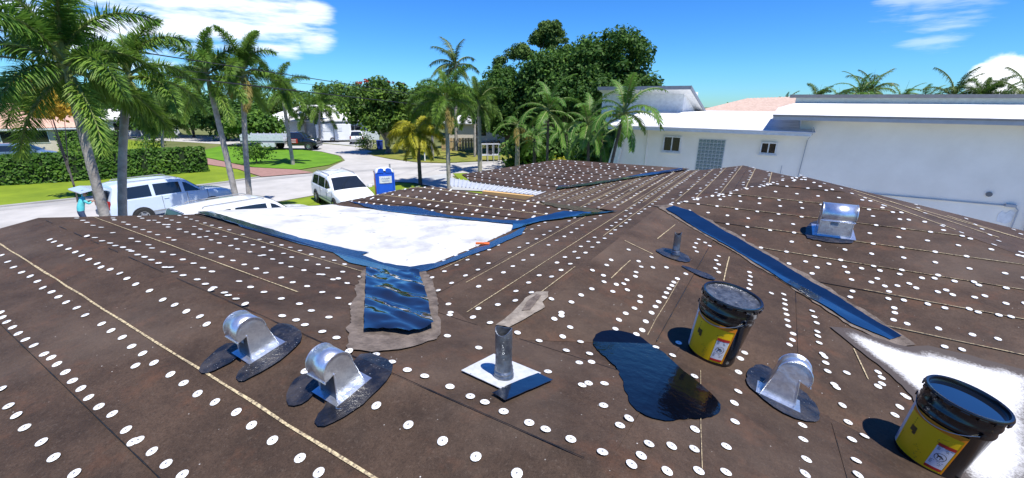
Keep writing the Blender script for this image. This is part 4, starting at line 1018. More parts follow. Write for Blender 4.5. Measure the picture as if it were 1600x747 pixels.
M_TILER = mat('tile_terracotta', (.62, .40, .30), .8, (.50, .30, .22), 2.5); M_CREAM = mat('cream_stucco', (.60, .54, .46), .85); M_BLUEW = mat('pale_blue_stucco', (.62, .68, .72), .85)
simple_house('beige house with terracotta barrel tile roof behind the long hedge', (-76.2, 8.0), radians(68), 22, 11, 2.55, 5.0, M_TILER, M_CREAM, [('window', 6.3, 1.0, 2.3, 3.6, mat('window_frame', (.7, .7, .7)))], tiles=True)
simple_house('pale house with white roof and garage behind the dark flatbed truck', (-61.5, 43.0), radians(48), 16, 10, 2.9, 5.0, M_NROOF, M_BLUEW, [('garage_door', -.6, 0, 2.3, 3.2, mat('garage_grey', (.5, .52, .54), .6)), ('window', 4.6, 1.0, 2.2, 1.8, M_FRAME), ('door', 2.6, 0, 2.2, 1.0, M_GUTT)])
simple_house('white house half hidden behind palm trunks at far left', (-92, 27), radians(72), 14, 9, 2.7, 4.6, M_NROOF, M_BLUEW, [('window', 0, .9, 2.1, 2, M_FRAME)])
simple_house('pale house with tan fence behind the middle palms', (-36, 58), radians(35), 20, 10, 2.8, 4.8, M_NROOF, M_CREAM, [('window', -5, .9, 2.2, 1.8, M_FRAME), ('window', 1, .9, 2.2, 1.8, M_FRAME), ('door', 4, 0, 2.1, 1, M_GUTT)])
# white utility trailer standing before the pale house

# ------------------------------------------------------------------ palms
def frond_mesh(name, L, e0, droop, ll, n, m, seed, plumose=False, wd=.035, hang=.25, tw=.0):
    rn = random.Random(seed); mb = MB(); N = 16; pts = []; p = Vector((0, 0, 0)); e = e0
    dirs = []
    for i in range(N+1):
        s = i/N; e = e0-droop*s**1.25; d = Vector((cos(e), tw*s*s, sin(e))).normalized(); pts.append(p.copy()); dirs.append(d); p = p+d*(L/N)
    mb.tube(pts, [.022*(1-.85*i/N)+.003 for i in range(N+1)], 5, mi=1)
    for i in range(n):
        s = .14+.86*(i+rn.random()*.6)/n
        j = min(int(s*N), N-1); f = s*N-j; c = pts[j].lerp(pts[j+1], min(f, 1)); d = dirs[j]
        side = Vector((-d.y, d.x, 0)) if abs(d.z) < .999 else Vector((0, 1, 0)); side.normalize(); up = side.cross(d)*-1
        up = d.cross(side)
        prof = (min(1, .35+s*3.2))*(1-.55*max(0, s-.55)/.45)
        for sg in (-1, 1):
            for rep in range(3 if plumose else 1):
                phi = rn.uniform(-1.5, 1.4) if plumose else rn.uniform(-.1, .35)
                l = ll*prof*rn.uniform(.82, 1.1)
                o = side*sg*cos(phi)+up*sin(phi)
                dr = (o*.9+d*((.34+.4*s) if plumose else (.5+.3*s))).normalized()
                nn = dr.cross(up if abs(dr.dot(up)) < .9 else side); nn.normalize()
                w_ = wd*rn.uniform(.8, 1.2)
                m1 = c+dr*l*.5+Vector((0, 0, -hang*.18*l)); tip = c+dr*l+Vector((0, 0, -hang*l*rn.uniform(.7, 1.4)))
                mb.face([c-nn*w_*.3, c+nn*w_*.3, m1+nn*w_*.5, m1-nn*w_*.5]); mb.face([m1-nn*w_*.5, m1+nn*w_*.5, tip])
    me = bpy.data.meshes.new(name); me.from_pydata(mb.v, [], mb.f)
    me.materials.append(m); me.materials.append(M_RACH); me.polygons.foreach_set('material_index', mb.m); me.update()
    bm = bmesh.new(); bm.from_mesh(me); bmesh.ops.remove_doubles(bm, verts=bm.verts, dist=1e-5); bm.to_mesh(me); bm.free()
    return me
M_RACH = mat('rachis', (.16, .20, .05), .6); M_TRUNK = mat('palm_trunk', (.40, .37, .33), .9, (.24, .215, .19), 5, bump=.6, bscale=18); M_SHAFT = mat('crownshaft', (.20, .26, .10), .6, (.28, .27, .16), 3)
M_DTRUNK = mat('dark_trunk', (.09, .08, .065), .9, (.05, .045, .04), 6, bump=.5, bscale=14)
LF_FOX = leafmat('fox_leaf', (.09, .20, .03), (.28, .40, .065), .5); LF_DARK = leafmat('dark_palm_leaf', (.06, .135, .022), (.20, .30, .05), .5); LF_YEL = leafmat('yellow_palm_leaf', (.36, .36, .025), (.58, .50, .04), .5); LF_COCO = leafmat('coco_leaf', (.05, .10, .02), (.17, .20, .05), .4); LF_OLD = leafmat('old_leaf', (.25, .22, .06), (.30, .22, .07), .6)
LF_ADO = leafmat('adonidia_leaf', (.07, .17, .028), (.20, .35, .06), .45)
FR = {}
def frondset(kind):
    if kind in FR: return FR[kind]
    spec = dict(fox=(LF_FOX, .44, 84, True, .030, .2), foxdark=(LF_DARK, .44, 84, True, .030, .2), coco=(LF_COCO, .55, 34, False, .055, .7), ado=(LF_ADO, .46, 40, False, .06, .35), yel=(LF_YEL, .46, 70, True, .035, .5), areca=(LF_ADO, .5, 34, False, .05, .3), old=(LF_OLD, .4, 40, True, .04, .6))[kind]
    m, ll, n, pl, wd, hang = spec; out = []
    for i, (e0, dr) in enumerate(((1.35, 1.2), (1.1, 1.6), (.85, 1.75), (.6, 1.8), (.35, 1.7), (.1, 1.5), (-.3, 1.1), (-.75, .65))):
        out.append(frond_mesh('frond_'+kind, 1.0, e0, dr*(1.0 if kind != 'coco' else .8), ll*.42, n, m, i*7+len(kind), pl, wd*.42, hang, tw=.25*(-1)**i))
    FR[kind] = out; return out
def palm(label, crown, low, r, L, n, kind, seed, group=None, ground=None, spears=1, shaft=.9, old=0, trunk=None, lo=0, wind=0., ring=True):
    """trunk runs through crown point and low point down to the ground"""
    rn = random.Random(seed); crown = Vector(crown); low = Vector(low)
    d = (low-crown); base = crown+d*(crown.z/(-d.z)) if abs(d.z) > .2 else Vector((crown.x, crown.y, 0))
    root = tag(empty('palm_tree', base), label, 'palm', group)
    c = crown-base; N = 26; pts = []; rad = []
    for i in range(N+1):
        t = i/N; p = c*t; bow = Vector((c.x, c.y, 0))*(-.12)*sin(pi*t)
        pts.append(p+bow); rad.append(r*(1.25-.35*t)*(1+.05*(i % 2)) if t < .97 else r*.7)
    k = max(2, int(N*(1-shaft/c.length))); k = min(k, N-3)
    MB().tube(pts[:k+1], rad[:k+1], 10).build('trunk', trunk or M_TRUNK, root, smooth=60)
    MB().tube(pts[k:], [rad[k]*1.02]+[r*(1.12-.55*(i/(N-k))) for i in range(1, N-k+1)], 10).build('crownshaft', M_SHAFT if trunk is None else trunk, root, smooth=60)
    S = frondset(kind)
    for i in range(n):
        az = i*2.39996+rn.uniform(-.3, .3); lvl = int(lo+(8-lo)*(i+.5)/n+rn.uniform(-.6, .6)); lvl = max(0, min(7, lvl))
        me = S[lvl]
        if old and lvl >= 6 and rn.random() < old: me = frondset('old')[lvl]
        sc = L*rn.uniform(.85, 1.12)*(1 if lvl < 6 else .88)
        m = Matrix.Translation(c+Vector((0, 0, -.10*lvl*.4))) @ Matrix.Rotation(az+wind*sin(az), 4, 'Z') @ Matrix.Rotation(rn.uniform(-.25, .25), 4, 'X') @ Matrix.Scale(sc, 4)
        inst('frond', me, root, m)
    for i in range(spears):
        MB().tube([c, c+Vector((rn.uniform(-.25, .25), rn.uniform(-.25, .25), 1)).normalized()*L*.75], [.018, .004], 5).build('spear_leaf', M_RACH, root)
    return root
GP = 'palms along the street side'
palm('bushy palm with leaning grey trunk at far left of the frame', atd(98, 88, 13), atd(160, 318, 13), .085, 2.2, 16, 'fox', 1, GP, old=.0)
palm('bushy palm with upright grey trunk right of the leaning one, before the parked wagon', atd(200, 108, 14.5), atd(203, 320, 14.5), .088, 1.8, 15, 'fox', 2, GP)
palm('feathery palm whose slender trunk leans left near the driveway', atd(322, 112, 24), atd(366, 300, 24), .11, 2.35, 14, 'fox', 3, GP, old=.3)
palm('feathery palm with straight trunk standing beside a leaning one', atd(380, 108, 24.5), atd(391, 300, 24.5), .11, 2.25, 15, 'fox', 4, GP, old=.3)
g_ = gnd(458, 258); palm('thin palm on the oval lawn with drooping crown', (g_.x, g_.y, 6.4), g_, .13, 2.9, 15, 'fox', 5, GP, old=.4)
g_ = gnd(657, 290); palm('yellow drooping palm beside the blue portable toilet', (g_.x, g_.y, 3.7), g_, .11, 2.2, 22, 'yel', 6, GP, trunk=M_DTRUNK, shaft=.3, lo=1)
g_ = gnd(702, 296); palm('tall green palm with pale trunk right of the yellow palm', (g_.x, g_.y, 5.9), g_, .12, 2.6, 16, 'fox', 7, GP, old=.3)
palm('tall wind-blown coconut palm rising above the other trees', atd(712, 100, 52), atd(713, 235, 52), .16, 3.5, 17, 'coco', 8, GP, wind=.7, trunk=M_TRUNK, shaft=.4)
g_ = gnd(750, 270); palm('palm with grey trunk beside the steel rack', (g_.x, g_.y, 5.6), g_, .15, 2.6, 14, 'foxdark', 9, GP)
g_ = gnd(808, 266); palm('small palm with pale trunk and yellowing fronds left of the far brown slope', (g_.x, g_.y, 3.9), g_, .17, 2.3, 12, 'areca', 10, GP, old=.6, lo=1)
GA = 'slender palms between the roofs'
palm('slender dark-trunked palm, leftmost of three between the roofs', atd(857, 168, 24), atd(855, 245, 24), .07, 2.15, 14, 'ado', 11, GA, trunk=M_DTRUNK, lo=0)
palm('slender dark-trunked palm, middle of three between the roofs', atd(918, 190, 21), atd(918, 250, 21), .07, 2.0, 14, 'ado', 12, GA, trunk=M_DTRUNK)
palm('leaning palm arching over the corner of the white house', atd(976, 172, 18.5), atd(957, 262, 18.5), .065, 1.95, 15, 'ado', 13, GA, trunk=M_DTRUNK)
GB = 'palms in the far middle ground'
for i, (x, y, d, L, kd, lb) in enumerate(((676, 168, 44, 3.2, 'foxdark', 'dark palm left of the coconut palm trunk'), (742, 160, 46, 3.0, 'fox', 'green palm right of the coconut palm trunk'), (640, 190, 62, 3.0, 'fox', 'distant palm behind the yellow drooping palm'), (500, 165, 66, 3.6, 'fox', 'shaggy palm above the dark flatbed truck'), (478, 178, 70, 3.0, 'foxdark', 'distant palm behind the thin lawn palm'), (885, 205, 30, 2.2, 'areca', 'low bright palm between the slender trunks'), (835, 215, 33, 2.0, 'areca', 'low leafy palm behind the far brown slope'), (940, 215, 24, 1.9, 'areca', 'low palm beside the slanted white wall'), (255, 180, 60, 3, 'foxdark', 'distant dark palm behind the long hedge'))):
    palm(lb, atd(x, y, d), atd(x, y+60, d), .12, L, 13, kd, 30+i, GB, trunk=M_DTRUNK if kd == 'areca' else None, shaft=.5, lo=(1 if kd == 'areca' else 0))
GC = 'palm tops over the neighbour roof'
for i, (x, y, d, L, kd, lb) in enumerate(((1228, 152, 60, 2.0, 'coco', 'small palm top, leftmost above the white roof'), (1276, 146, 48, 2.0, 'foxdark', 'compact palm top second from left above the white roof'), (1312, 152, 46, 2.0, 'areca', 'low bright palm top left of the big clump'), (1345, 140, 44, 2.8, 'areca', 'large bright palm top in the middle of the row'), (1362, 132, 50, 2.6, 'coco', 'dark palm top leaning behind the bright one'), (1408, 148, 46, 2.3, 'areca', 'low palm top right of the bright clump'), (1445, 150, 46, 2.0, 'areca', 'small palm top left of the stiff dark one'), (1490, 141, 42, 2.4, 'coco', 'stiff dark palm top with upright fronds before the cloud'), (1535, 143, 40, 1.9, 'foxdark', 'round dark palm top before the cloud'), (1562, 150, 42, 1.8, 'areca', 'tiny palm top between two dark ones'), (1600, 145, 38, 2.3, 'coco', 'palm top cut by the right edge of the frame'))):
    palm(lb, atd(x, y+10, d), atd(x, y+60, d), .13, L*.9, 19, kd, 50+i, GC, shaft=.4, lo=0)

# ------------------------------------------------------------------ broadleaf trees, hedges, shrubs
def leafcloud(name, centres, nper, size, m, parent, seed, flat=.0, boxes=None):
    rn = random.Random(seed); V = []; Fc = []
    for (c, r, w_) in centres:
        c = Vector(c)
        for i in range(int(nper*w_)):
            # shell-biased point in clump
            d = Vector((rn.gauss(0, 1), rn.gauss(0, 1), rn.gauss(0, 1))); d.normalize()
            q = rn.random()**.35; p = c+Vector((d.x*r[0], d.y*r[1], d.z*r[2]))*q
            n = (d*.9+Vector((rn.gauss(0, .5), rn.gauss(0, .5), rn.gauss(.35, .5)))); n.normalize()
            t = n.cross(Vector((rn.gauss(0, 1), rn.gauss(0, 1), rn.gauss(0, 1)))); t.normalize(); b = n.cross(t)
            s = size*rn.uniform(.6, 1.3); k = len(V)
            V += [p-t*s*.5, p+b*s*.28+n*s*.06, p+t*s*.5, p-b*s*.28+n*s*.06]; Fc.append((k, k+1, k+2, k+3))
    me = bpy.data.meshes.new(name); me.from_pydata([tuple(v) for v in V], [], Fc); me.materials.append(m); me.update()
    return link(bpy.data.objects.new(name, me), parent)
def tree(label, base, lobes, nclump, nleaf, size, m, tm, seed, tr=.25, cl=.9, group=None, name='tree', fork=.35):
    """lobes: (dx,dy,z,rx,ry,rz) relative to the base"""
    rn = random.Random(seed); root = tag(empty(name, base), label, 'tree', group); cs = []
    tot = sum(l[3]*l[4] for l in lobes)
    for (x, y, z, rx, ry, rz) in lobes:
        for i in range(max(5, int(nclump*rx*ry/tot))):
            d = Vector((rn.gauss(0, 1), rn.gauss(0, 1), rn.gauss(.15, 1))); d.normalize(); q = rn.uniform(.55, 1.03)
            k = cl*rn.uniform(.6, 1.35)
            cs.append(((x+d.x*rx*q, y+d.y*ry*q, z+d.z*rz*q), (k, k, k*.75), (k/cl)**1.6))
    leafcloud('crown', cs, nleaf, size, m, root, seed)
    zt = sum(l[2] for l in lobes)/len(lobes); zf = zt*fork
    tk = MB().tube([(0, 0, 0), (.05, .03, zf*.5), (.0, .05, zf), (.1, .0, zt)], [tr*1.3, tr, tr*.9, tr*.3], 9)
    for (x, y, z, rx, ry, rz) in lobes:
        for s in range(3):
            e = (x+rn.uniform(-.5, .5)*rx, y+rn.uniform(-.5, .5)*ry, z+rn.uniform(-.2, .5)*rz); mid = (e[0]*.45, e[1]*.45, zf+(e[2]-zf)*.4)
            tk.tube([(0, 0, zf*.85), mid, e], [tr*.6, tr*.4, tr*.08], 6)
    tk.build('trunk', tm, root, smooth=60)
    return root
M_BARK = mat('bark', (.13, .115, .10), .95, (.07, .06, .05), 4, bump=.8, bscale=12); M_BARKP = mat('bark_pale', (.26, .24, .21), .95, (.16, .145, .13), 4, bump=.6, bscale=12)
LF_BIG = leafmat('ficus_leaf', (.034, .092, .016), (.125, .24, .036), .6, .35); LF_MID = leafmat('mid_leaf', (.02, .06, .010), (.18, .30, .035), .55, .25); LF_PINE = leafmat('pine_leaf', (.05, .105, .02), (.15, .24, .045), .6, .3); LF_BG = leafmat('background_leaf', (.045, .105, .02), (.16, .26, .04), .6, .35); LF_HEDGE = leafmat('hedge_leaf', (.05, .125, .016), (.16, .29, .03), .55, .3); LF_ORANGE = leafmat('orange_leaf', (.30, .10, .02), (.16, .14, .02), .5, .3); LF_RED = leafmat('red_flower', (.35, .03, .03), (.25, .08, .03), .5, .3)
GT = 'large broadleaf trees'
g_ = gnd(606, 240); u_ = Vector((-g_.y, g_.x, 0)).normalized()*-1  # right in view
def lob(r, z, rx, rz, fw=0.):  # lobe placed sideways in view
    return (u_.x*r, u_.y*r, z, rx, rx, rz)
rt = tree('round dark green tree with red flower tips at the street corner', (g_.x, g_.y, 0), [lob(.2, 5.6, 3.0, 2.0), lob(-2.0, 4.6, 1.8, 1.7), lob(2.2, 4.4, 1.7, 1.6), lob(.2, 3.8, 2.8, 1.5)], 110, 150, .42, LF_MID, M_BARKP, 21, .32, 1.0, GT)
for k in (-2.2, -1.4, -.3, 1.0, 2.1): leafcloud('flower_spray', [((u_.x*k-.3, u_.y*k, 7.5+.25*sin(k*3)), (.45, .45, .18), 1)], 26, .3, LF_RED, rt, 5+int(k*10))
def bigtree(label, px, d, lobes, nc, nl, size, m, seed, tr=.5, cl=1.25, bark=None):
    p = atd(px, 200, d); v = Vector((p.x, p.y, 0)).normalized(); r = Vector((v.y, -v.x, 0))
    L = [(r.x*a+v.x*b, r.y*a+v.y*b, z, rx, rx, rz) for a, b, z, rx, rz in lobes]
    return tree(label, (p.x, p.y, 0), L, nc, nl, size, m, bark or M_BARK, seed, tr, cl, GT)
bigtree('huge dark glossy-leaved tree on the right of the tree mass', 940, 48, [(1.2, 0, 9.6, 3.4, 3.2), (-1.6, 0, 9.2, 3.0, 2.6), (3.0, 0, 7.6, 2.3, 2.6), (-1.0, -1, 6.4, 3.6, 2.6), (2.0, 1, 5.5, 3, 2)], 210, 150, .42, LF_BIG, 22)
bigtree('big dark leafy tree in the middle of the tree mass', 872, 48, [(1.8, 0, 8.6, 3.0, 2.6), (-1.5, 0, 7.6, 2.6, 2.6), (.5, -1, 5.8, 3.2, 2.4), (-.5, 0, 9.3, 1.6, 1.2)], 180, 140, .40, LF_BIG, 23)
bigtree('lower leafy tree on the left edge of the tree mass', 793, 50, [(0, 0, 6.6, 3.0, 2.6), (-1.8, 0, 4.6, 2.3, 2.2), (1.9, 0, 5.6, 2.6, 2.6), (.4, 0, 4, 3, 1.8)], 170, 140, .40, LF_BIG, 24, .4, 1.1)
bigtree('tall pine with rounded tufts rising behind the tree mass', 838, 60, [(1.4, 0, 14.6, 2.2, 1.0), (.3, 0, 13.2, 1.5, .8), (-2.4, 0, 11.8, 1.7, .9), (-4.5, 0, 9.9, 1.4, 1.3), (2.6, 0, 12.6, 1.6, .9), (0, 0, 9.5, 2, 1.4)], 120, 170, .34, LF_PINE, 25, .35, .75)
GG = 'background trees'
for i, (px, d, sz, zc, lb, m) in enumerate(((20, 95, 5, 4.8, 'far dense tree behind the terracotta roof', LF_BG), (70, 92, 4.5, 4.2, 'far tree right of the terracotta roof', LF_BG), (150, 98, 5, 4.6, 'far dark tree behind the leaning palm trunk', LF_BIG), (235, 88, 5, 4.0, 'dark tree behind the long hedge', LF_BIG), (300, 84, 4.6, 4.2, 'dark spreading tree behind the slender leaning palm', LF_BIG), (352, 76, 4, 3.8, 'dark low tree behind the straight palm trunk', LF_BIG), (430, 96, 5, 4.4, 'far tree above the trailer', LF_BG), (520, 92, 5, 5.2, 'far tree above the white roofed house', LF_BG), (556, 76, 4, 4.8, 'green tree left of the round tree', LF_MID), (575, 95, 4.5, 5, 'far tree behind the round tree', LF_BG), (660, 84, 4.6, 4.8, 'far tree behind the yellow palm', LF_BG), (705, 78, 4.2, 4.6, 'far tree below the coconut palm', LF_BG), (760, 74, 4.5, 4.6, 'far tree behind the steel rack', LF_BIG), (1120, 90, 4, 3.2, 'distant tree behind the white roofs', LF_BG), (-60, 90, 6, 5, 'far tree beyond the left edge', LF_BG), (400, 66, 3.0, 2.6, 'shrubby tree beside the trailer', LF_HEDGE), (905, 58, 4.5, 4, 'dark tree low behind the slender palms', LF_BIG), (845, 40, 2.6, 1.6, 'dark shrub mass behind the far brown slope', LF_BIG), (960, 34, 2.4, 2.0, 'dark shrubs beside the slanted white wall', LF_BIG))):
    p = atd(px, 200, d); tree(lb, (p.x, p.y, 0), [(0, 0, zc, sz, sz, zc*.75), (sz*.5, 0, zc*.8, sz*.6, sz*.6, zc*.5), (-sz*.5, .5, zc*.8, sz*.6, sz*.6, zc*.55)], 60, 90, .55, m, M_BARK, 60+i, .22, 1.3, GG)
def hedge(label, line, h, wd, n, size, m, seed):
    rn = random.Random(seed); c0 = Vector(line[0]); root = tag(empty('hedge', (c0.x, c0.y, 0)), label, 'hedge'); V = []; Fc = []; core = MB()
    for i in range(len(line)-1):
        a = Vector(line[i]); b = Vector(line[i+1]); d = (b-a); L = d.length; d.normalize(); s = Vector((-d.y, d.x))
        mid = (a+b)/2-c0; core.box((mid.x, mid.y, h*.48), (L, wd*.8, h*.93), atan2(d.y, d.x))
        for j in range(int(n*L)):
            t = rn.random()*L; u = rn.choice((0, 0, 1, 2))
            lump = .09*sin(t*3.1)+.07*sin(t*7.7+1)
            if u == 0: off, z, nn = -1, rn.random()*h, Vector((-s.x, -s.y, .2))
            elif u == 1: off, z, nn = 1, rn.random()*h, Vector((s.x, s.y, .2))
            else: off, z, nn = rn.uniform(-1, 1), h, Vector((0, 0, 1))
            q = a+d*t+s*off*(wd/2+(lump if u < 2 else 0)+rn.uniform(-.08, .06)); z += rn.uniform(-.07, .08) if u == 2 else 0
            p = Vector((q.x-c0.x, q.y-c0.y, z)); nn = nn+Vector((rn.gauss(0, .55), rn.gauss(0, .55), rn.gauss(.2, .45))); nn.normalize()
            tt = nn.cross(Vector((rn.gauss(0, 1), rn.gauss(0, 1), rn.gauss(0, 1)))); tt.normalize(); bb = nn.cross(tt); k = len(V); z_ = size*rn.uniform(.6, 1.3)
            V += [p-tt*z_*.5, p+bb*z_*.3, p+tt*z_*.5, p-bb*z_*.3]; Fc.append((k, k+1, k+2, k+3))
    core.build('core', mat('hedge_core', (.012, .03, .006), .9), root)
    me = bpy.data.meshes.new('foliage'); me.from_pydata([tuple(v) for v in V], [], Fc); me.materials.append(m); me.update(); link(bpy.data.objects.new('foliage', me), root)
hedge('long clipped green hedge across the street on the left', [(-47, -6), (-44.6, 4.8), (-42.9, 8.0), (-41.3, 11.4), (-39.7, 16.4)], 1.95, 1.2, 420, .24, LF_HEDGE, 4)
hedge('short clipped hedge beside the terracotta roofed house', [(-67.5, 14.0), (-64.8, 18.4)], 2.1, 1.2, 260, .3, LF_HEDGE, 5)
def shrub(label, p, r, h, m, seed, n=260, size=.22):
    root = tag(empty('shrub', (p.x, p.y, 0)), label, 'shrub'); rn = random.Random(seed)
    leafcloud('foliage', [((rn.uniform(-.5, .5)*r, rn.uniform(-.5, .5)*r, h*rn.uniform(.3, .7)), (r*.6, r*.6, h*.38), 1) for _ in range(7)], n//3, size, m, root, seed)
    MB().tube([(0, 0, 0), (.05, 0, h*.6)], [.06, .03], 6).build('stem', M_BARK, root)
shrub('rounded shrub at the end of the short hedge', atd(120, 225, 62), 1.8, 1.9, LF_HEDGE, 2)
shrub('pointed green shrub behind the second palm trunk', atd(226, 222, 60), 2.2, 2.2, LF_HEDGE, 3)
shrub('dark bush left of the oval lawn', atd(398, 235, 46), 1.8, 2.2, LF_HEDGE, 6, 420)
shrub('flowering pale shrub left of the round tree', atd(573, 216, 55), 1.5, 2.0, LF_MID, 7)
shrub('orange leaved shrub beyond the steel rack', atd(770, 226, 52), 2.0, 1.6, LF_ORANGE, 8)
shrub('dark green bush at the left foot of the far brown slope', gnd(797, 262), .8, 1.0, LF_HEDGE, 9)
shrub('spiky dark bush behind the far brown slope', gnd(838, 255), 1.8, 1.4, LF_BIG, 10, 420)
shrub('yellow leaved bush among the slender palms', atd(880, 225, 26), 1.2, 2.4, LF_YEL, 11, 300, .25)
p = atd(70, 150, 34); tree('small golden leaved tree behind the leaning palm at far left', (p.x, p.y, 0), [(0, 0, 5.7, 1.3, 1.3, .9)], 14, 90, .3, leafmat('gold_leaf', (.50, .30, .03), (.36, .32, .04), .5), M_BARK, 91, .05, .7, GG)

# ------------------------------------------------------------------ vehicles
M_PAINT = mat('white_paint', (.78, .80, .82), .22, (.76, .78, .80), 1, coat=.6); M_TYRE = mat('tyre', (.02, .02, .02), .85); M_RIM = mat('rim', (.5, .51, .53), .3, metal=.9); M_TRIM = mat('black_trim', (.02, .02, .022), .5); M_CGLASS = mat('car_glass', (.012, .016, .020), .05, (.016, .02, .025), 2, spec=.8); M_TAIL = mat('tail_lamp', (.30, .015, .012), .25); M_HEAD = mat('head_lamp', (.72, .74, .76), .12, spec=.8); M_GREYP = mat('grey_trim', (.25, .26, .27), .5); M_BLACKP = mat('black_paint', (.012, .013, .018), .2, coat=.6); M_REDP = mat('red_panel', (.45, .03, .02), .4)
def interp(tab, x):
    if x <= tab[0][0]: return tab[0][1]
    for (a, p), (b, q) in zip(tab, tab[1:]):
        if x <= b: return p+(q-p)*(x-a)/(b-a)
    return tab[-1][1]
def car(label, loc, rz, st, W, belt, wheels, paint, name='car', rails=True, sidewin=(), wind=None, rear=None, group=None, wr=.37, roofw=.80, cat='car', lights=True, tailgate=False):
    """st: [(x, roof z, sill z)] stations from tail to nose; body is a loft of rounded cross sections"""
    root = tag(empty(name, loc, rz), label, cat, group); hw = W/2
    top = [(x, z) for x, z, s in st]; L0, L1 = st[0][0], st[-1][0]
    def half(x):  # plan taper at the ends
        t = min(1, (x-L0)/.35); u = min(1, (L1-x)/.7); return hw*(.93+.07*sin(max(t, 0)*pi/2))*(.86+.14*sin(max(u, 0)*pi/2))
    def sec(x, zt, zs):
        h = half(x); green = zt > belt+.2
        if green:
            rw = h*roofw+(h-h*roofw)*max(0, 1-(zt-belt)/.55)
            pts = [(0, zs), (h*.9, zs), (h, zs+.12), (h*1.01, zs+.4), (h*.985, belt-.02), (h*.965, belt), (rw+.035, zt-.11), (rw, zt-.045), (rw-.09, zt-.008), (rw*.5, zt+.012), (0, zt+.02)]
        else:
            zb = zt
            pts = [(0, zs), (h*.9, zs), (h, zs+.1*(zb-zs)), (h*1.01, zs+.5*(zb-zs)), (h*.99, zs+.82*(zb-zs)), (h*.975, zs+.87*(zb-zs)), (h*.93, zb-.045), (h*.86, zb-.018), (h*.7, zb), (h*.4, zb+.015), (0, zb+.02)]
        return [(x, y, z) for y, z in pts]+[(x, -y, z) for y, z in pts[-2:0:-1]]
    rows = [sec(x, z, s)+[sec(x, z, s)[0]] for x, z, s in st]
    mb = MB().grid(rows); mb.face(rows[0][:-1]); mb.face(rows[-1][:-1])
    body = mb.build('body', paint, root, smooth=28)
    # side glass
    def side(x, t, sg, off=.006):
        zt = interp(top, x); h = half(x); rw = h*roofw+(h-h*roofw)*max(0, 1-(zt-belt)/.55)
        return (x, sg*(h*.965+(rw+.035-h*.965)*t+off), belt+(zt-.11-belt)*t)
    for sg in (-1, 1):
        for poly in sidewin:
            xs = [p[0] for p in poly]; mbw = MB()
            lo = [p for p in poly if p[1] < .5]; up = [p for p in poly if p[1] >= .5]
            lo.sort(); up.sort(); N = 6
            mbw.grid([[side(lo[0][0]+(lo[-1][0]-lo[0][0])*i/N, interp(lo, lo[0][0]+(lo[-1][0]-lo[0][0])*i/N), sg) for i in range(N+1)], [side(up[0][0]+(up[-1][0]-up[0][0])*i/N, interp(up, up[0][0]+(up[-1][0]-up[0][0])*i/N), sg) for i in range(N+1)]])
            mbw.build('side_window', M_CGLASS, root)
        # door seams, handles, sill trim
        for x in (-.62, .42, 1.32)[:3]:
            h = half(x); MB().box((x, sg*(h*1.005), (belt+.45)/2+.05), (.012, .012, belt-.52)).build('door_seam', M_TRIM, body)
        for x in (-.45, .58):
            MB().box((x, sg*(half(x)*.99+.012), belt-.14), (.2, .03, .035)).build('door_handle', paint, body, bevel=.008)
        MB().box((0, sg*(hw*1.0+.004), .52), (L1-L0-2.2, .022, .07)).build('side_moulding', M_GREYP, body)
        m_ = MB().box((wind[0]-.05 if wind else .8, sg*(hw+.10), belt+.10), (.12, .2, .17)); m_.build('mirror', paint, root, bevel=.03)
        if rails: MB().tube([(-1.9, sg*hw*roofw*.86, interp(top, -1.9)+.02), (-1.8, sg*hw*roofw*.86, interp(top, -1.8)+.06), (.1, sg*hw*roofw*.86, interp(top, .1)+.06), (.25, sg*hw*roofw*.86, interp(top, .25)+.01)], .02, 6).build('roof_rail', M_GREYP, root)
        if lights:
            MB().box((L0+.05, sg*hw*.84, belt-.16), (.10, .16, .38)).build('tail_lamp', M_TAIL, root, bevel=.02)
            MB().box((L1-.13, sg*hw*.70, interp(top, L1-.1)-.08), (.16, .34, .17)).build('headlight', M_HEAD, root, bevel=.04)
    def slab(x0, x1, inset, nm, m, bulge=.02):
        rows = []
        for i in range(5):
            x = x0+(x1-x0)*i/4; z = interp(top, x); h = half(x)
            t = max(0, 1-(z-belt)/.55); rw = (h*roofw+(h-h*roofw)*t)-inset
            rows.append([(x+(.012 if x1 > x0 else -.012), rw*k/4, z+.026-.012*(k/4)**2*2) for k in range(-4, 5)])
        MB().grid(rows).build(nm, m, root)
    if wind: slab(wind[1], wind[0], .10, 'windscreen', M_CGLASS)
    if rear: slab(rear[1], rear[0], .12, 'rear_window', M_CGLASS)
    # wheels in dark arches
    for x in wheels:
        for sg in (-1, 1):
            MB().lathe([(0, sg*(hw-.02)), (wr*1.17, sg*(hw-.02)), (wr*1.17, sg*(hw*1.012+.004)), (wr*1.12, sg*(hw*1.012+.006)), (0, sg*(hw*1.012+.004))], 22, axis='Y', c=(x, 0, wr)).build('wheel_arch', M_TRIM, body)
            wo = MB().lathe([(wr*.60, -.11), (wr*.92, -.11), (wr, -.07), (wr, .07), (wr*.92, .11), (wr*.60, .11)], 24, axis='Y').build('wheel', M_TYRE, root, smooth=40)
            wo.location = (x, sg*(hw-.06), wr)
            rm = MB().lathe([(0, .095), (wr*.18, .10), (wr*.22, .085), (wr*.5, .07), (wr*.62, .10), (wr*.62, -.1)], 20, axis='Y')
            for k in range(5):
                t = 2*pi*k/5; rm.box((wr*.38*cos(t), .088, wr*.38*sin(t)), (wr*.5, .03, wr*.16), R=Matrix.Rotation(-t, 3, 'Y'))
            ro = rm.build('rim', M_RIM, wo)
            if sg < 0: ro.rotation_euler = (0, 0, pi)
    # bumpers, grille, plate
    MB().box((L0+.02, 0, .55), (.16, W*.9, .24)).build('bumper', M_GREYP if name != 'minivan' else paint, root, bevel=.05)
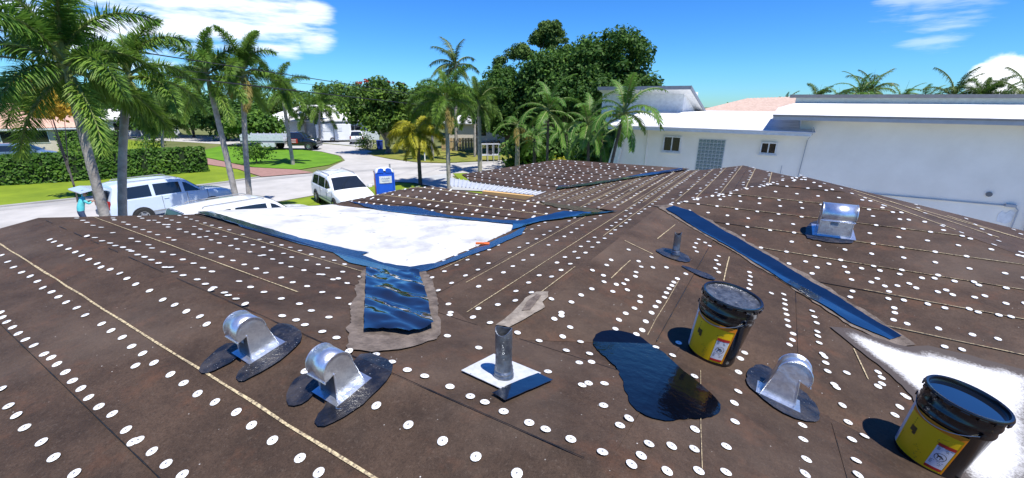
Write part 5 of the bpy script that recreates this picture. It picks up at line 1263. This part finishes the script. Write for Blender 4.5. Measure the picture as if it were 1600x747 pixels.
    MB().box((L1-.04, 0, .50), (.16, W*.86, .22)).build('bumper', M_GREYP if name != 'minivan' else paint, root, bevel=.05)
    MB().box((L1-.02, 0, interp(top, L1-.1)-.10), (.08, W*.42, .16)).build('grille', M_TRIM, root, bevel=.02)
    MB().box((L0-.07, 0, .78), (.02, .32, .16)).build('number_plate', M_HEAD, root)
    if tailgate:
        hz = interp(top, L0+.28)
        g = MB().grid([[(L0+.22, y, hz-.02), (L0-.35, y, hz+.06), (L0-.75, y, hz-.02)] for y in (-hw*.78, 0, hw*.78)]).build('tailgate', paint, root); sd = g.modifiers.new('t', 'SOLIDIFY'); sd.thickness = .05
        MB().face([(L0-.05, -hw*.6, hz+.0), (L0-.6, -hw*.6, hz-.06), (L0-.6, hw*.6, hz-.06), (L0-.05, hw*.6, hz+.0)]).build('tailgate_glass', M_CGLASS, g)
        MB().box((L0+.02, 0, (belt+hz)/2-.06), (.10, W*.72, hz-belt-.12)).build('boot_opening', M_TRIM, root)
        for sg in (-1, 1): MB().tube([(L0+.1, sg*hw*.7, belt+.35), (L0-.4, sg*hw*.7, hz-.02)], .012, 6).build('gas_strut', M_TRIM, g)
    return root
SUV = [(-2.58, .78, .42), (-2.55, 1.06, .36), (-2.48, 1.22, .34), (-2.28, 1.84, .34), (-2.0, 1.90, .34), (-1.0, 1.93, .34), (-.2, 1.92, .34), (.3, 1.885, .34), (.52, 1.80, .34), (1.18, 1.22, .34), (1.4, 1.17, .34), (1.9, 1.13, .34), (2.25, 1.07, .36), (2.44, .98, .38), (2.52, .80, .40), (2.54, .58, .44)]
SW = [[(-2.15, .06), (-.98, .06), (-2.02, .9), (-.98, .92)], [(-.84, .06), (.22, .06), (-.84, .92), (.2, .92)], [(.36, .06), (1.02, .06), (.36, .92), (.52, .90)]]
# dark gaps of the body give doors; sizes in metres
c = Vector((-25.6, 8.6, .05))
car('white wagon parked at the street with its tailgate raised beside a person', c, pi/2, SUV, 2.0, 1.20, (-1.48, 1.45), mat('shaded_white_paint', (.56, .65, .77), .2, (.54, .63, .75), 1, coat=.6), 'parked_suv', True, SW, (1.14, .50), None, 'vehicles parked in front', tailgate=True)  # white wagon: the shade on its side is put into the bluish body colour
SUV2 = [(x*1.08, z-.02, s) for x, z, s in SUV]
SW2 = [[(a*1.08, b) for a, b in w_] for w_ in SW]
car('second white wagon, only its roof and side windows above the white flat roof', Vector((-17.6, 8.45, .05)), pi/2-.02, SUV2, 2.0, 1.20, (-1.6, 1.55), M_PAINT, 'parked_suv', True, SW2, (1.22, .55), (-2.62, -2.42), 'vehicles parked in front')
VAN = [(-2.55, .75, .36), (-2.52, 1.05, .30), (-2.44, 1.2, .28), (-2.2, 1.66, .28), (-1.8, 1.74, .28), (-.8, 1.77, .28), (.1, 1.74, .28), (.5, 1.64, .28), (1.42, 1.10, .28), (1.7, 1.03, .28), (2.1, .94, .28), (2.36, .82, .30), (2.48, .62, .34), (2.5, .48, .38)]
VW = [[(-2.1, .08), (-1.1, .08), (-1.98, .9), (-1.1, .93)], [(-1.02, .06), (.02, .06), (-1.02, .93), (.02, .93)], [(.12, .06), (1.12, .06), (.12, .92), (.55, .88)]]
vp = gnd(494, 318)
car('white minivan facing the house on the driveway, windscreen towards the viewer', Vector((vp.x+1.75, vp.y+.55, .05)), radians(-18), VAN, 1.98, 1.06, (-1.5, 1.55), M_PAINT, 'minivan', True, VW, (1.36, .50), None, 'vehicles parked in front')
fs = gnd(556, 226); car('small white car parked before the pale house, tail to the viewer', Vector((fs.x-1.5, fs.y+1.6, .06)), radians(138), [(x*.92, z*.88, s) for x, z, s in SUV], 1.85, 1.04, (-1.35, 1.35), M_PAINT, 'parked_suv', False, [[(a*.92, b) for a, b in w_] for w_ in SW], (1.05, .46), (-2.28, -2.08), 'vehicles down the street')
fs = gnd(829, 233.5); car('tiny white car far down the street between palm trunks', Vector((fs.x, fs.y, .06)), radians(20), [(x*.9, z*.78, s) for x, z, s in VAN], 1.8, .88, (-1.35, 1.35), M_PAINT, 'parked_car', False, [[(a*.9, b) for a, b in w_] for w_ in VW], (1.2, .42), None, 'vehicles down the street')
fs = atd(33, 239, 58); car('blue-grey car whose roof shows above the long hedge', Vector((fs.x, fs.y, .06)), radians(62), [(x*.95, z*1.0, s) for x, z, s in VAN], 1.85, 1.1, (-1.4, 1.4), mat('bluegrey_paint', (.10, .16, .24), .25, coat=.5), 'parked_car', False, [[(a*.95, b) for a, b in w_] for w_ in VW], (1.28, .46), None, 'vehicles down the street')
# flatbed truck with red lettering and white stake body
TRK = [(-.9, 1.05, .5), (-.88, 1.98, .5), (-.5, 2.02, .5), (.35, 2.0, .5), (.6, 1.9, .5), (1.1, 1.38, .5), (1.4, 1.33, .5), (2.1, 1.27, .5), (2.35, 1.1, .52), (2.42, .7, .55)]
tp = gnd(487, 234.2); tr = car('dark pickup truck with red panels and a white stake bed across the street', Vector((tp.x-1.35, tp.y-.7, .05)), radians(36), TRK, 2.05, 1.34, (-2.6, 1.5), M_BLACKP, 'flatbed_truck', False, [[(-.75, .06), (.0, .06), (-.75, .9), (.0, .92)], [(.1, .06), (.95, .06), (.1, .92), (.55, .88)]], (1.07, .58), None, 'vehicles down the street', wr=.42, cat='truck', lights=True)
rp = MB().box((-.2, -1.05, 1.05), (1.1, .02, .5)).build('red_panel', M_REDP, tr)
for i in range(3): MB().box((-.25+.06*i, -1.065, 1.2-i*.15), (.85-.15*i, .012, .06)).build('lettering', M_HEAD, rp)
bed = MB().box((-3.6, 0, .95), (5.0, 2.3, .22)).build('flatbed', M_GREYP, tr)
for i in range(7):
    for sg in (-1, 1): MB().box((-5.8+i*.72, sg*1.13, 1.45), (.10, .06, .8)).build('stake', M_GUTL, bed)
for z in (1.25, 1.6):
    for sg in (-1, 1): MB().box((-3.6, sg*1.18, z), (4.8, .04, .30)).build('side_board', M_GUTL, bed)
MB().box((-3.0, -1.1, .62), (1.6, .5, .45)).build('tool_box', M_GUTL, bed)
# enclosed white trailer by the pale house
tq = gnd(521, 223); tt = tag(empty('cargo_trailer', (tq.x-1.0, tq.y+1.0, .05), radians(55)), 'white boxy cargo trailer before the pale house', 'trailer')
MB().box((0, 0, 1.35), (4.6, 2.2, 2.2)).build('box', M_PAINT, tt, bevel=.06); MB().box((-.02, -1.12, 1.35), (.06, .03, 2.2)).build('corner_post', M_TRIM, tt); MB().box((2.6, 0, .4), (1.2, .1, .1)).build('hitch', M_TRIM, tt)
for sg in (-1, 1): MB().lathe([(.2, -.1), (.33, -.1), (.33, .1), (.2, .1), (.0, .1)], 18, axis='Y', c=(-.3, sg*1.1, .33)).build('wheel', M_TYRE, tt)
MB().box((-.2, -1.125, 1.75), (2.6, .02, .5)).build('sign_panel', M_GUTL, tt)

# ------------------------------------------------------------------ portable toilet
def toilet():
    p = gnd(604, 322); root = tag(emptym('portable_toilet', Matrix.Translation((p.x, p.y, .05)) @ Matrix.Rotation(AZ+radians(22), 4, 'Z') @ Matrix.Scale(.9, 4)), 'blue and red portable toilet at the kerb beside the minivan', 'toilet')
    M_B = mat('toilet_blue', (.012, .10, .62), .35, (.01, .085, .55), 3); M_R = mat('toilet_red', (.55, .10, .07), .45)
    MB().box((0, 0, .09), (1.18, 1.22, .18)).build('skid', M_TRIM, root, bevel=.02)
    MB().box((0, .01, 1.16), (1.08, 1.1, 1.96)).build('cabin', M_B, root, bevel=.03)
    MB().box((-.555, .0, 1.15), (.03, 1.0, 1.9)).build('side_panel', M_R, root)
    MB().box((.552, 0, 1.15), (.02, .96, 1.86)).build('side_panel', M_B, root)
    d = MB().box((0, -.555, 1.12), (.88, .03, 1.84)).build('back_panel', M_B, root, bevel=.01)
    for s in (-1, 1): MB().box((s*.51, -.55, 1.12), (.08, .06, 1.96)).build('corner_post', M_B, root)
    rows = []
    for i in range(9):
        x = -.56+1.12*i/8; z = 2.15+.17*(1-abs(x/.56)**3.0)
        rows.append([(x, -.58, z-.06), (x, 0, z+.05), (x, .58, z-.06)])
    r = MB().grid(rows).build('roof', M_GUTL, root, smooth=50); sd = r.modifiers.new('t', 'SOLIDIFY'); sd.thickness = .06
    for s in (-1, 1): MB().prism([(s*.06, 2.1), (s*.06, 2.34), (s*.20, 2.38), (s*.36, 2.33), (s*.44, 2.1)], -.585, -.53).build('roof_arch', M_B, root)
    sg = MB().box((.02, -.585, 1.70), (.72, .02, .42)).build('sign', M_HEAD, root)
    # illegible script on the sign: a looped mark and a thin line of print
    mk = MB().tube([(-.22, -.6, 1.74), (-.16, -.6, 1.82), (-.12, -.6, 1.72), (-.06, -.6, 1.80), (0, -.6, 1.73), (.06, -.6, 1.79), (.12, -.6, 1.73), (.2, -.6, 1.80), (.25, -.6, 1.75)], .012, 5); mk.box((.02, -.598, 1.62), (.42, .008, .03)).build('lettering', M_INK2, sg)
    MB().tube([(.42, .35, 2.2), (.42, .35, 2.5)], .05, 10).build('vent_stack', M_GREYP, root)
    MB().box((-.575, .0, 1.9), (.02, .5, .3)).build('sign', M_HEAD, root)
toilet()

# ------------------------------------------------------------------ person leaning into the wagon
def person():
    p = Vector((-25.2, 5.2, .05)); root = tag(empty('person', p, pi/2), 'person in teal shirt and jeans leaning into the open wagon tailgate', 'person')
    J = dict(pel=((0, 0, .95), .15), spi=((.10, 0, 1.12), .145), che=((.24, 0, 1.32), .16), nec=((.36, 0, 1.47), .062), hd0=((.42, 0, 1.54), .085), hd1=((.47, 0, 1.64), .095), hd2=((.49, 0, 1.72), .07),
             lh=((0, .10, .90), .105), lk=((.04, .12, .50), .072), la=((-.03, .13, .10), .048), lt=((.12, .14, .04), .042), rh=((0, -.10, .90), .105), rk=((.08, -.12, .50), .072), ra=((.02, -.13, .10), .048), rt=((.17, -.14, .04), .042),
             ls=((.26, .19, 1.38), .068), le=((.46, .26, 1.20), .050), lw=((.68, .18, 1.24), .036), lhn=((.77, .16, 1.25), .034), rs=((.26, -.19, 1.38), .068), re=((.44, -.28, 1.20), .050), rw=((.66, -.20, 1.28), .036), rhn=((.75, -.18, 1.30), .034))
    for k_ in list(J):
        (x_, y_, z_), r_ = J[k_]
        if z_ > 1.0 and x_ > 0: J[k_] = ((x_*.62, y_, z_+.03), r_)
    E_ = [('pel', 'spi'), ('spi', 'che'), ('che', 'nec'), ('nec', 'hd0'), ('hd0', 'hd1'), ('hd1', 'hd2'), ('pel', 'lh'), ('lh', 'lk'), ('lk', 'la'), ('la', 'lt'), ('pel', 'rh'), ('rh', 'rk'), ('rk', 'ra'), ('ra', 'rt'), ('che', 'ls'), ('ls', 'le'), ('le', 'lw'), ('lw', 'lhn'), ('che', 'rs'), ('rs', 're'), ('re', 'rw'), ('rw', 'rhn')]
    # fingers: short chains from each palm
    for s, hn in ((1, 'lhn'), (-1, 'rhn')):
        b = Vector(J[hn][0])
        for f in range(4):
            o = (f-1.5)*.02; J[hn+'f%d' % f] = ((b.x+.06, b.y+o, b.z-.005), .009); J[hn+'g%d' % f] = ((b.x+.095-.008*abs(f-1.4), b.y+o, b.z-.03), .008); E_ += [(hn, hn+'f%d' % f), (hn+'f%d' % f, hn+'g%d' % f)]
        J[hn+'t'] = ((b.x+.03, b.y-s*.05, b.z-.01), .01); E_ += [(hn, hn+'t')]
    ks = list(J); me = bpy.data.meshes.new('body'); me.from_pydata([J[k][0] for k in ks], [(ks.index(a), ks.index(b)) for a, b in E_], [])
    o = bpy.data.objects.new('body', me); link(o, root)
    sk = o.modifiers.new('skin', 'SKIN'); sk.use_smooth_shade = True
    for i, k in enumerate(ks):
        sv = me.skin_vertices[0].data[i]; sv.radius = (J[k][1], J[k][1]); sv.use_root = (k == 'pel')
    sb = o.modifiers.new('sub', 'SUBSURF'); sb.levels = 1; sb.render_levels = 1
    dg = bpy.context.evaluated_depsgraph_get(); bpy.context.view_layer.update(); m2 = bpy.data.meshes.new_from_object(o.evaluated_get(dg)); o.modifiers.clear(); o.data = m2; m2.materials.clear()
    for m_ in (mat('teal_shirt', (.05, .42, .46), .8, (.12, .55, .55), 4), mat('jeans', (.03, .05, .10), .85, (.05, .08, .15), 8), mat('skin', (.42, .24, .16), .55), mat('shoe', (.05, .04, .04), .7)): m2.materials.append(m_)
    for f in m2.polygons:
        c = f.center
        f.material_index = 3 if c.z < .12 else (1 if c.z < .97 and c.x < .3 else (2 if (c.x > .22 and c.z > 1.52) or c.x > .38 else 0))
    m2.shade_smooth()
    hd = Vector((.29, 0, 1.68))
    hr = MB(); rows = []
    for i in range(7):
        t = pi*i/6*.62; rows.append([(hd.x-.01+.108*sin(t)*cos(a), hd.y+.104*sin(t)*sin(a), hd.z+.012+.118*cos(t)) for a in [2*pi*j/14 for j in range(15)]])
    hr.grid(rows).build('hair', mat('hair', (.012, .010, .009), .6), root, smooth=60)
    MB().box((.395, 0, 1.655), (.035, .03, .04)).build('nose', MATS['skin'], root, bevel=.01)
    for s in (-1, 1):
        MB().box((.385, s*.035, 1.685), (.012, .022, .010)).build('eye', M_INK, root); MB().box((.29, s*.10, 1.67), (.03, .02, .05)).build('ear', MATS['skin'], root, bevel=.006)
    MB().box((.382, 0, 1.615), (.012, .045, .01)).build('mouth', M_RED, root)
person()

# ------------------------------------------------------------------ fence, bins, rack, signs, wires
def fence(label, a, b, h, m):
    a = Vector(a); b = Vector(b); L = (b-a).length; d = (b-a)/L; n = int(L/.34); root = tag(empty('fence', (a.x, a.y, 0)), label, 'fence')
    me = MB().box((0, 0, h/2), (.3, .03, h)).mesh('board', m); r = atan2(d.y, d.x)
    for i in range(n): inst('board', me, root, Matrix.Translation(((d.x*(i+.5)*L/n), (d.y*(i+.5)*L/n), .03*(i % 2))) @ Matrix.Rotation(r, 4, 'Z'))
    for z in (.35, h-.3): MB().box((d.x*L/2-d.y*-.03, d.y*L/2-d.x*.03, z), (L, .05, .1), r).build('rail', m, root)
p, q = gnd(690, 236), gnd(748, 235.5)
fence('tan wooden board fence behind the middle palm trunks', (p.x, p.y), (q.x, q.y), 1.5, mat('tan_wood', (.42, .30, .16), .85, (.34, .24, .12), 3))
def bin_(label, p, m):
    root = tag(empty('wheelie_bin', p, .6), label, 'bin'); MB().prism([(-.28, 0), (.28, 0), (.33, 1.0), (-.33, 1.0)], -.3, .3).build('body', m, root, bevel=.03); MB().box((0, 0, 1.03), (.72, .68, .07)).build('lid', m, root, bevel=.02)
    for s in (-1, 1): MB().lathe([(0, -.03), (.1, -.03), (.1, .03), (0, .03)], 12, axis='Y', c=(-.25, s*.3, .1)).build('wheel', M_TYRE, root)
bin_('blue wheeled bin at the left foot of the round tree', gnd(594, 233), mat('bin_blue', (.02, .06, .36), .5))
bin_('pale wheeled bin under the flowering shrub', gnd(578, 232), mat('bin_pale', (.55, .55, .5), .6))
rk = gnd(766, 252); root = tag(empty('steel_rack', (rk.x, rk.y, .03), AZ+.2), 'grey steel pipe rack standing on the verge among the palms', 'rack')
for x in (-.9, -.3, .3, .9):
    for y in (-.4, .4): MB().tube([(x, y, 0), (x, y, 1.7)], .035, 6).build('post', M_GUTT, root)
for z in (.6, 1.66):
    for y in (-.4, .4): MB().tube([(-.95, y, z), (.95, y, z)], .03, 6).build('rail', M_GUTT, root)
    for x in (-.9, .9): MB().tube([(x, -.4, z), (x, .4, z)], .03, 6).build('rail', M_GUTT, root)
MB().box((0, 0, .62), (1.8, .8, .05)).build('shelf', M_GUTT, root); MB().lathe([(0, -.08), (.2, -.08), (.2, .08), (0, .08)], 12, axis='Y', c=(0, -.2, .85)).build('motor', M_TRIM, root)
mp = gnd(664, 252); root = tag(empty('mailbox', (mp.x, mp.y, .05), 1.0), 'white post mailbox on the verge behind the yellow palm', 'mailbox')
MB().box((0, 0, .55), (.1, .1, 1.1)).build('post', M_FRAME, root); MB().prism([(-.11, 0), (.11, 0), (.11, .14), (.06, .21), (-.06, .21), (-.11, .14)], -.25, .25).build('box', M_FRAME, root).location = (0, 0, 1.1)
# utility wires
def wire(label, a, b, sag, r, n=24):
    pts = [a.lerp(b, i/n)+Vector((0, 0, -sag*4*(i/n)*(1-i/n))) for i in range(n+1)]
    tag(MB().tube(pts, r, 5).build('power_line', M_TRIM), label, 'power line', 'overhead wires')
wire('upper overhead wire crossing the sky before the left palms', atd(-140, 26, 15), atd(860, 176, 120), .2, .018)
wire('lower overhead wire crossing before the left palms', atd(-140, 72, 15), atd(900, 186, 120), .3, .024)
wire('thin middle overhead wire between the two thicker ones', atd(-140, 62, 16), atd(830, 166, 120), .2, .009)
# utility pole at the far end of the wires
pp_ = atd(868, 170, 122); root = tag(empty('utility_pole', (pp_.x, pp_.y, 0)), 'distant utility pole that carries the overhead wires', 'pole'); MB().tube([(0, 0, 0), (0, 0, 7)], [.16, .12], 8).build('post', M_BARKP, root); MB().box((0, 0, 6.3), (1.8, .1, .12), .6).build('crossarm', M_BARKP, root)
